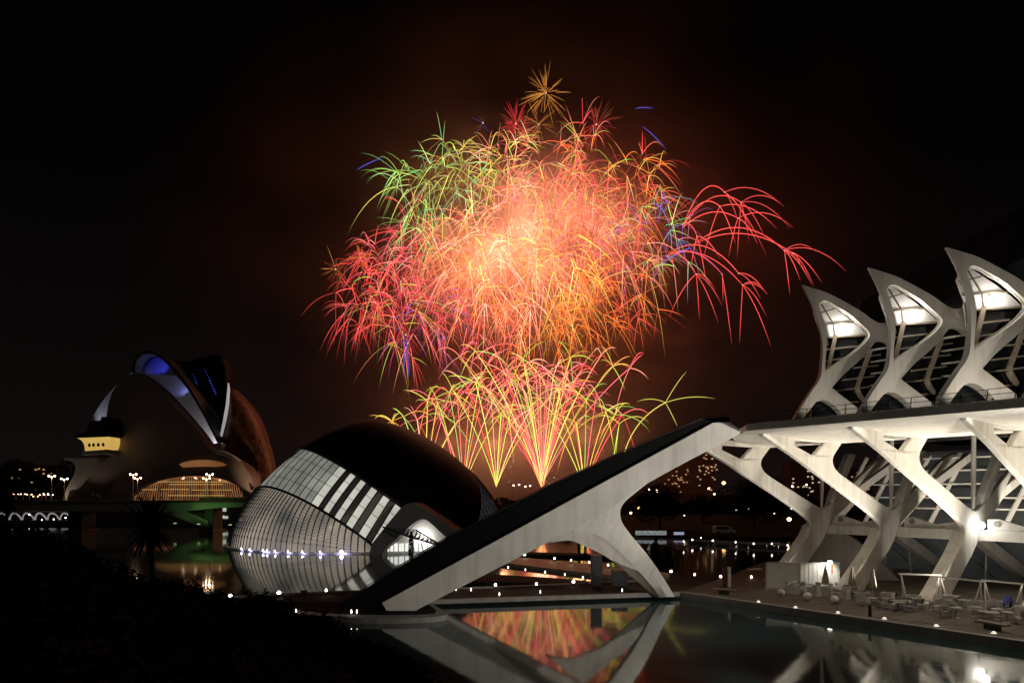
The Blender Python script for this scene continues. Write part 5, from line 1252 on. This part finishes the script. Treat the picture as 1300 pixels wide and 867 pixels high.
# smoke drifting around the display, lit by the burning shells
def smoke_mat(name, dens, col, noise=.0, pw=1.5):
    "density thins out towards the rim of the cloud, broken up by drifting billows"
    m = bpy.data.materials.new(name); m.use_nodes = True; n_ = m.node_tree.nodes; l = m.node_tree.links; n_.clear()
    out = n_.new("ShaderNodeOutputMaterial"); vo = n_.new("ShaderNodeVolumePrincipled"); vo.inputs["Color"].default_value = tuple(col) + (1,)
    def math(op, a, b=None, c=False):
        q_ = n_.new("ShaderNodeMath"); q_.operation = op; q_.use_clamp = c
        for k_, x in enumerate((a, b)):
            if x is None: continue
            if hasattr(x, 'links'): l.new(x, q_.inputs[k_])
            else: q_.inputs[k_].default_value = x
        return q_.outputs[0]
    tc = n_.new("ShaderNodeTexCoord"); dt = n_.new("ShaderNodeVectorMath"); dt.operation = 'DOT_PRODUCT'; l.new(tc.outputs["Object"], dt.inputs[0]); l.new(tc.outputs["Object"], dt.inputs[1])
    f = math('POWER', math('SUBTRACT', 1.0, dt.outputs["Value"], True), pw)
    if noise:
        nz = n_.new("ShaderNodeTexNoise"); nz.inputs["Scale"].default_value = noise; nz.inputs["Detail"].default_value = 2.5; l.new(tc.outputs["Object"], nz.inputs["Vector"])
        rp = n_.new("ShaderNodeMapRange"); rp.inputs[1].default_value = .40; rp.inputs[2].default_value = .62; rp.inputs[3].default_value = .12; rp.inputs[4].default_value = 1.8; l.new(nz.outputs["Fac"], rp.inputs[0]); f = math('MULTIPLY', f, rp.outputs[0])
    l.new(math('MULTIPLY', f, dens), vo.inputs["Density"]); l.new(vo.outputs[0], out.inputs["Volume"]); return m
def puff(name, c, r, m, label):
    mb = MB(); mb.ball((0, 0, 0), 1.0, 32); o = obj(name, mb, m, smooth=True); o.location = c; o.scale = r; return tag(o, label, "smoke", kind='stuff')
puff("smoke", at(662, 300, FY0 + 12), (98, 44, 72), smoke_mat("core_smoke", .021, (.9, .72, .64), 2.4, 2.4), "glowing salmon smoke within the main firework cloud")
puff("smoke", at(660, 560, FY0 + 12), (100, 42, 56), smoke_mat("low_smoke", .013, (.85, .72, .64), 2.6, 2.2), "brownish smoke low around the spark fountains")
puff("smoke", at(700, 350, FY0 + 45), (270, 90, 190), smoke_mat("wide_smoke", .0042, (.8, .52, .4), 3.0, 2.0), "thin brown smoke haze spread wide behind the fireworks")
puff("smoke", at(860, 300, FY0 + 30), (80, 34, 46), smoke_mat("drift_smoke", .010, (.8, .55, .46), 2.6, 1.8), "faint reddish smoke drifting right behind the red comets")
puff("smoke", at(790, 440, FY0 + 30), (70, 34, 40), smoke_mat("drift_smoke_low", .007, (.8, .55, .46), 3.2, 1.8), "faint brown smoke drifting low right of the spark fountains")
for px, py, e_, col in ((632, 318, .95e5, (1, .36, .2)), (668, 290, .65e5, (1, .4, .26)), (725, 270, .6e5, (1, .36, .24)), (600, 345, .6e5, (1, .34, .15)), (690, 340, .55e5, (1, .42, .2)), (770, 290, .4e5, (1, .32, .2)), (660, 245, .45e5, (1, .4, .26)), (560, 290, .22e5, (1, .36, .22)), (540, 370, .2e5, (1, .2, .15)), (720, 400, .2e5, (1, .32, .12)),
                    (630, 560, .34e5, (1, .4, .2)), (690, 560, .34e5, (1, .34, .24)), (745, 560, .2e5, (1, .45, .2)), (580, 555, .16e5, (1, .36, .2))):
    point("shell_light", at(px, py, FY0 + 8), e_ * .5, col, 7.0)
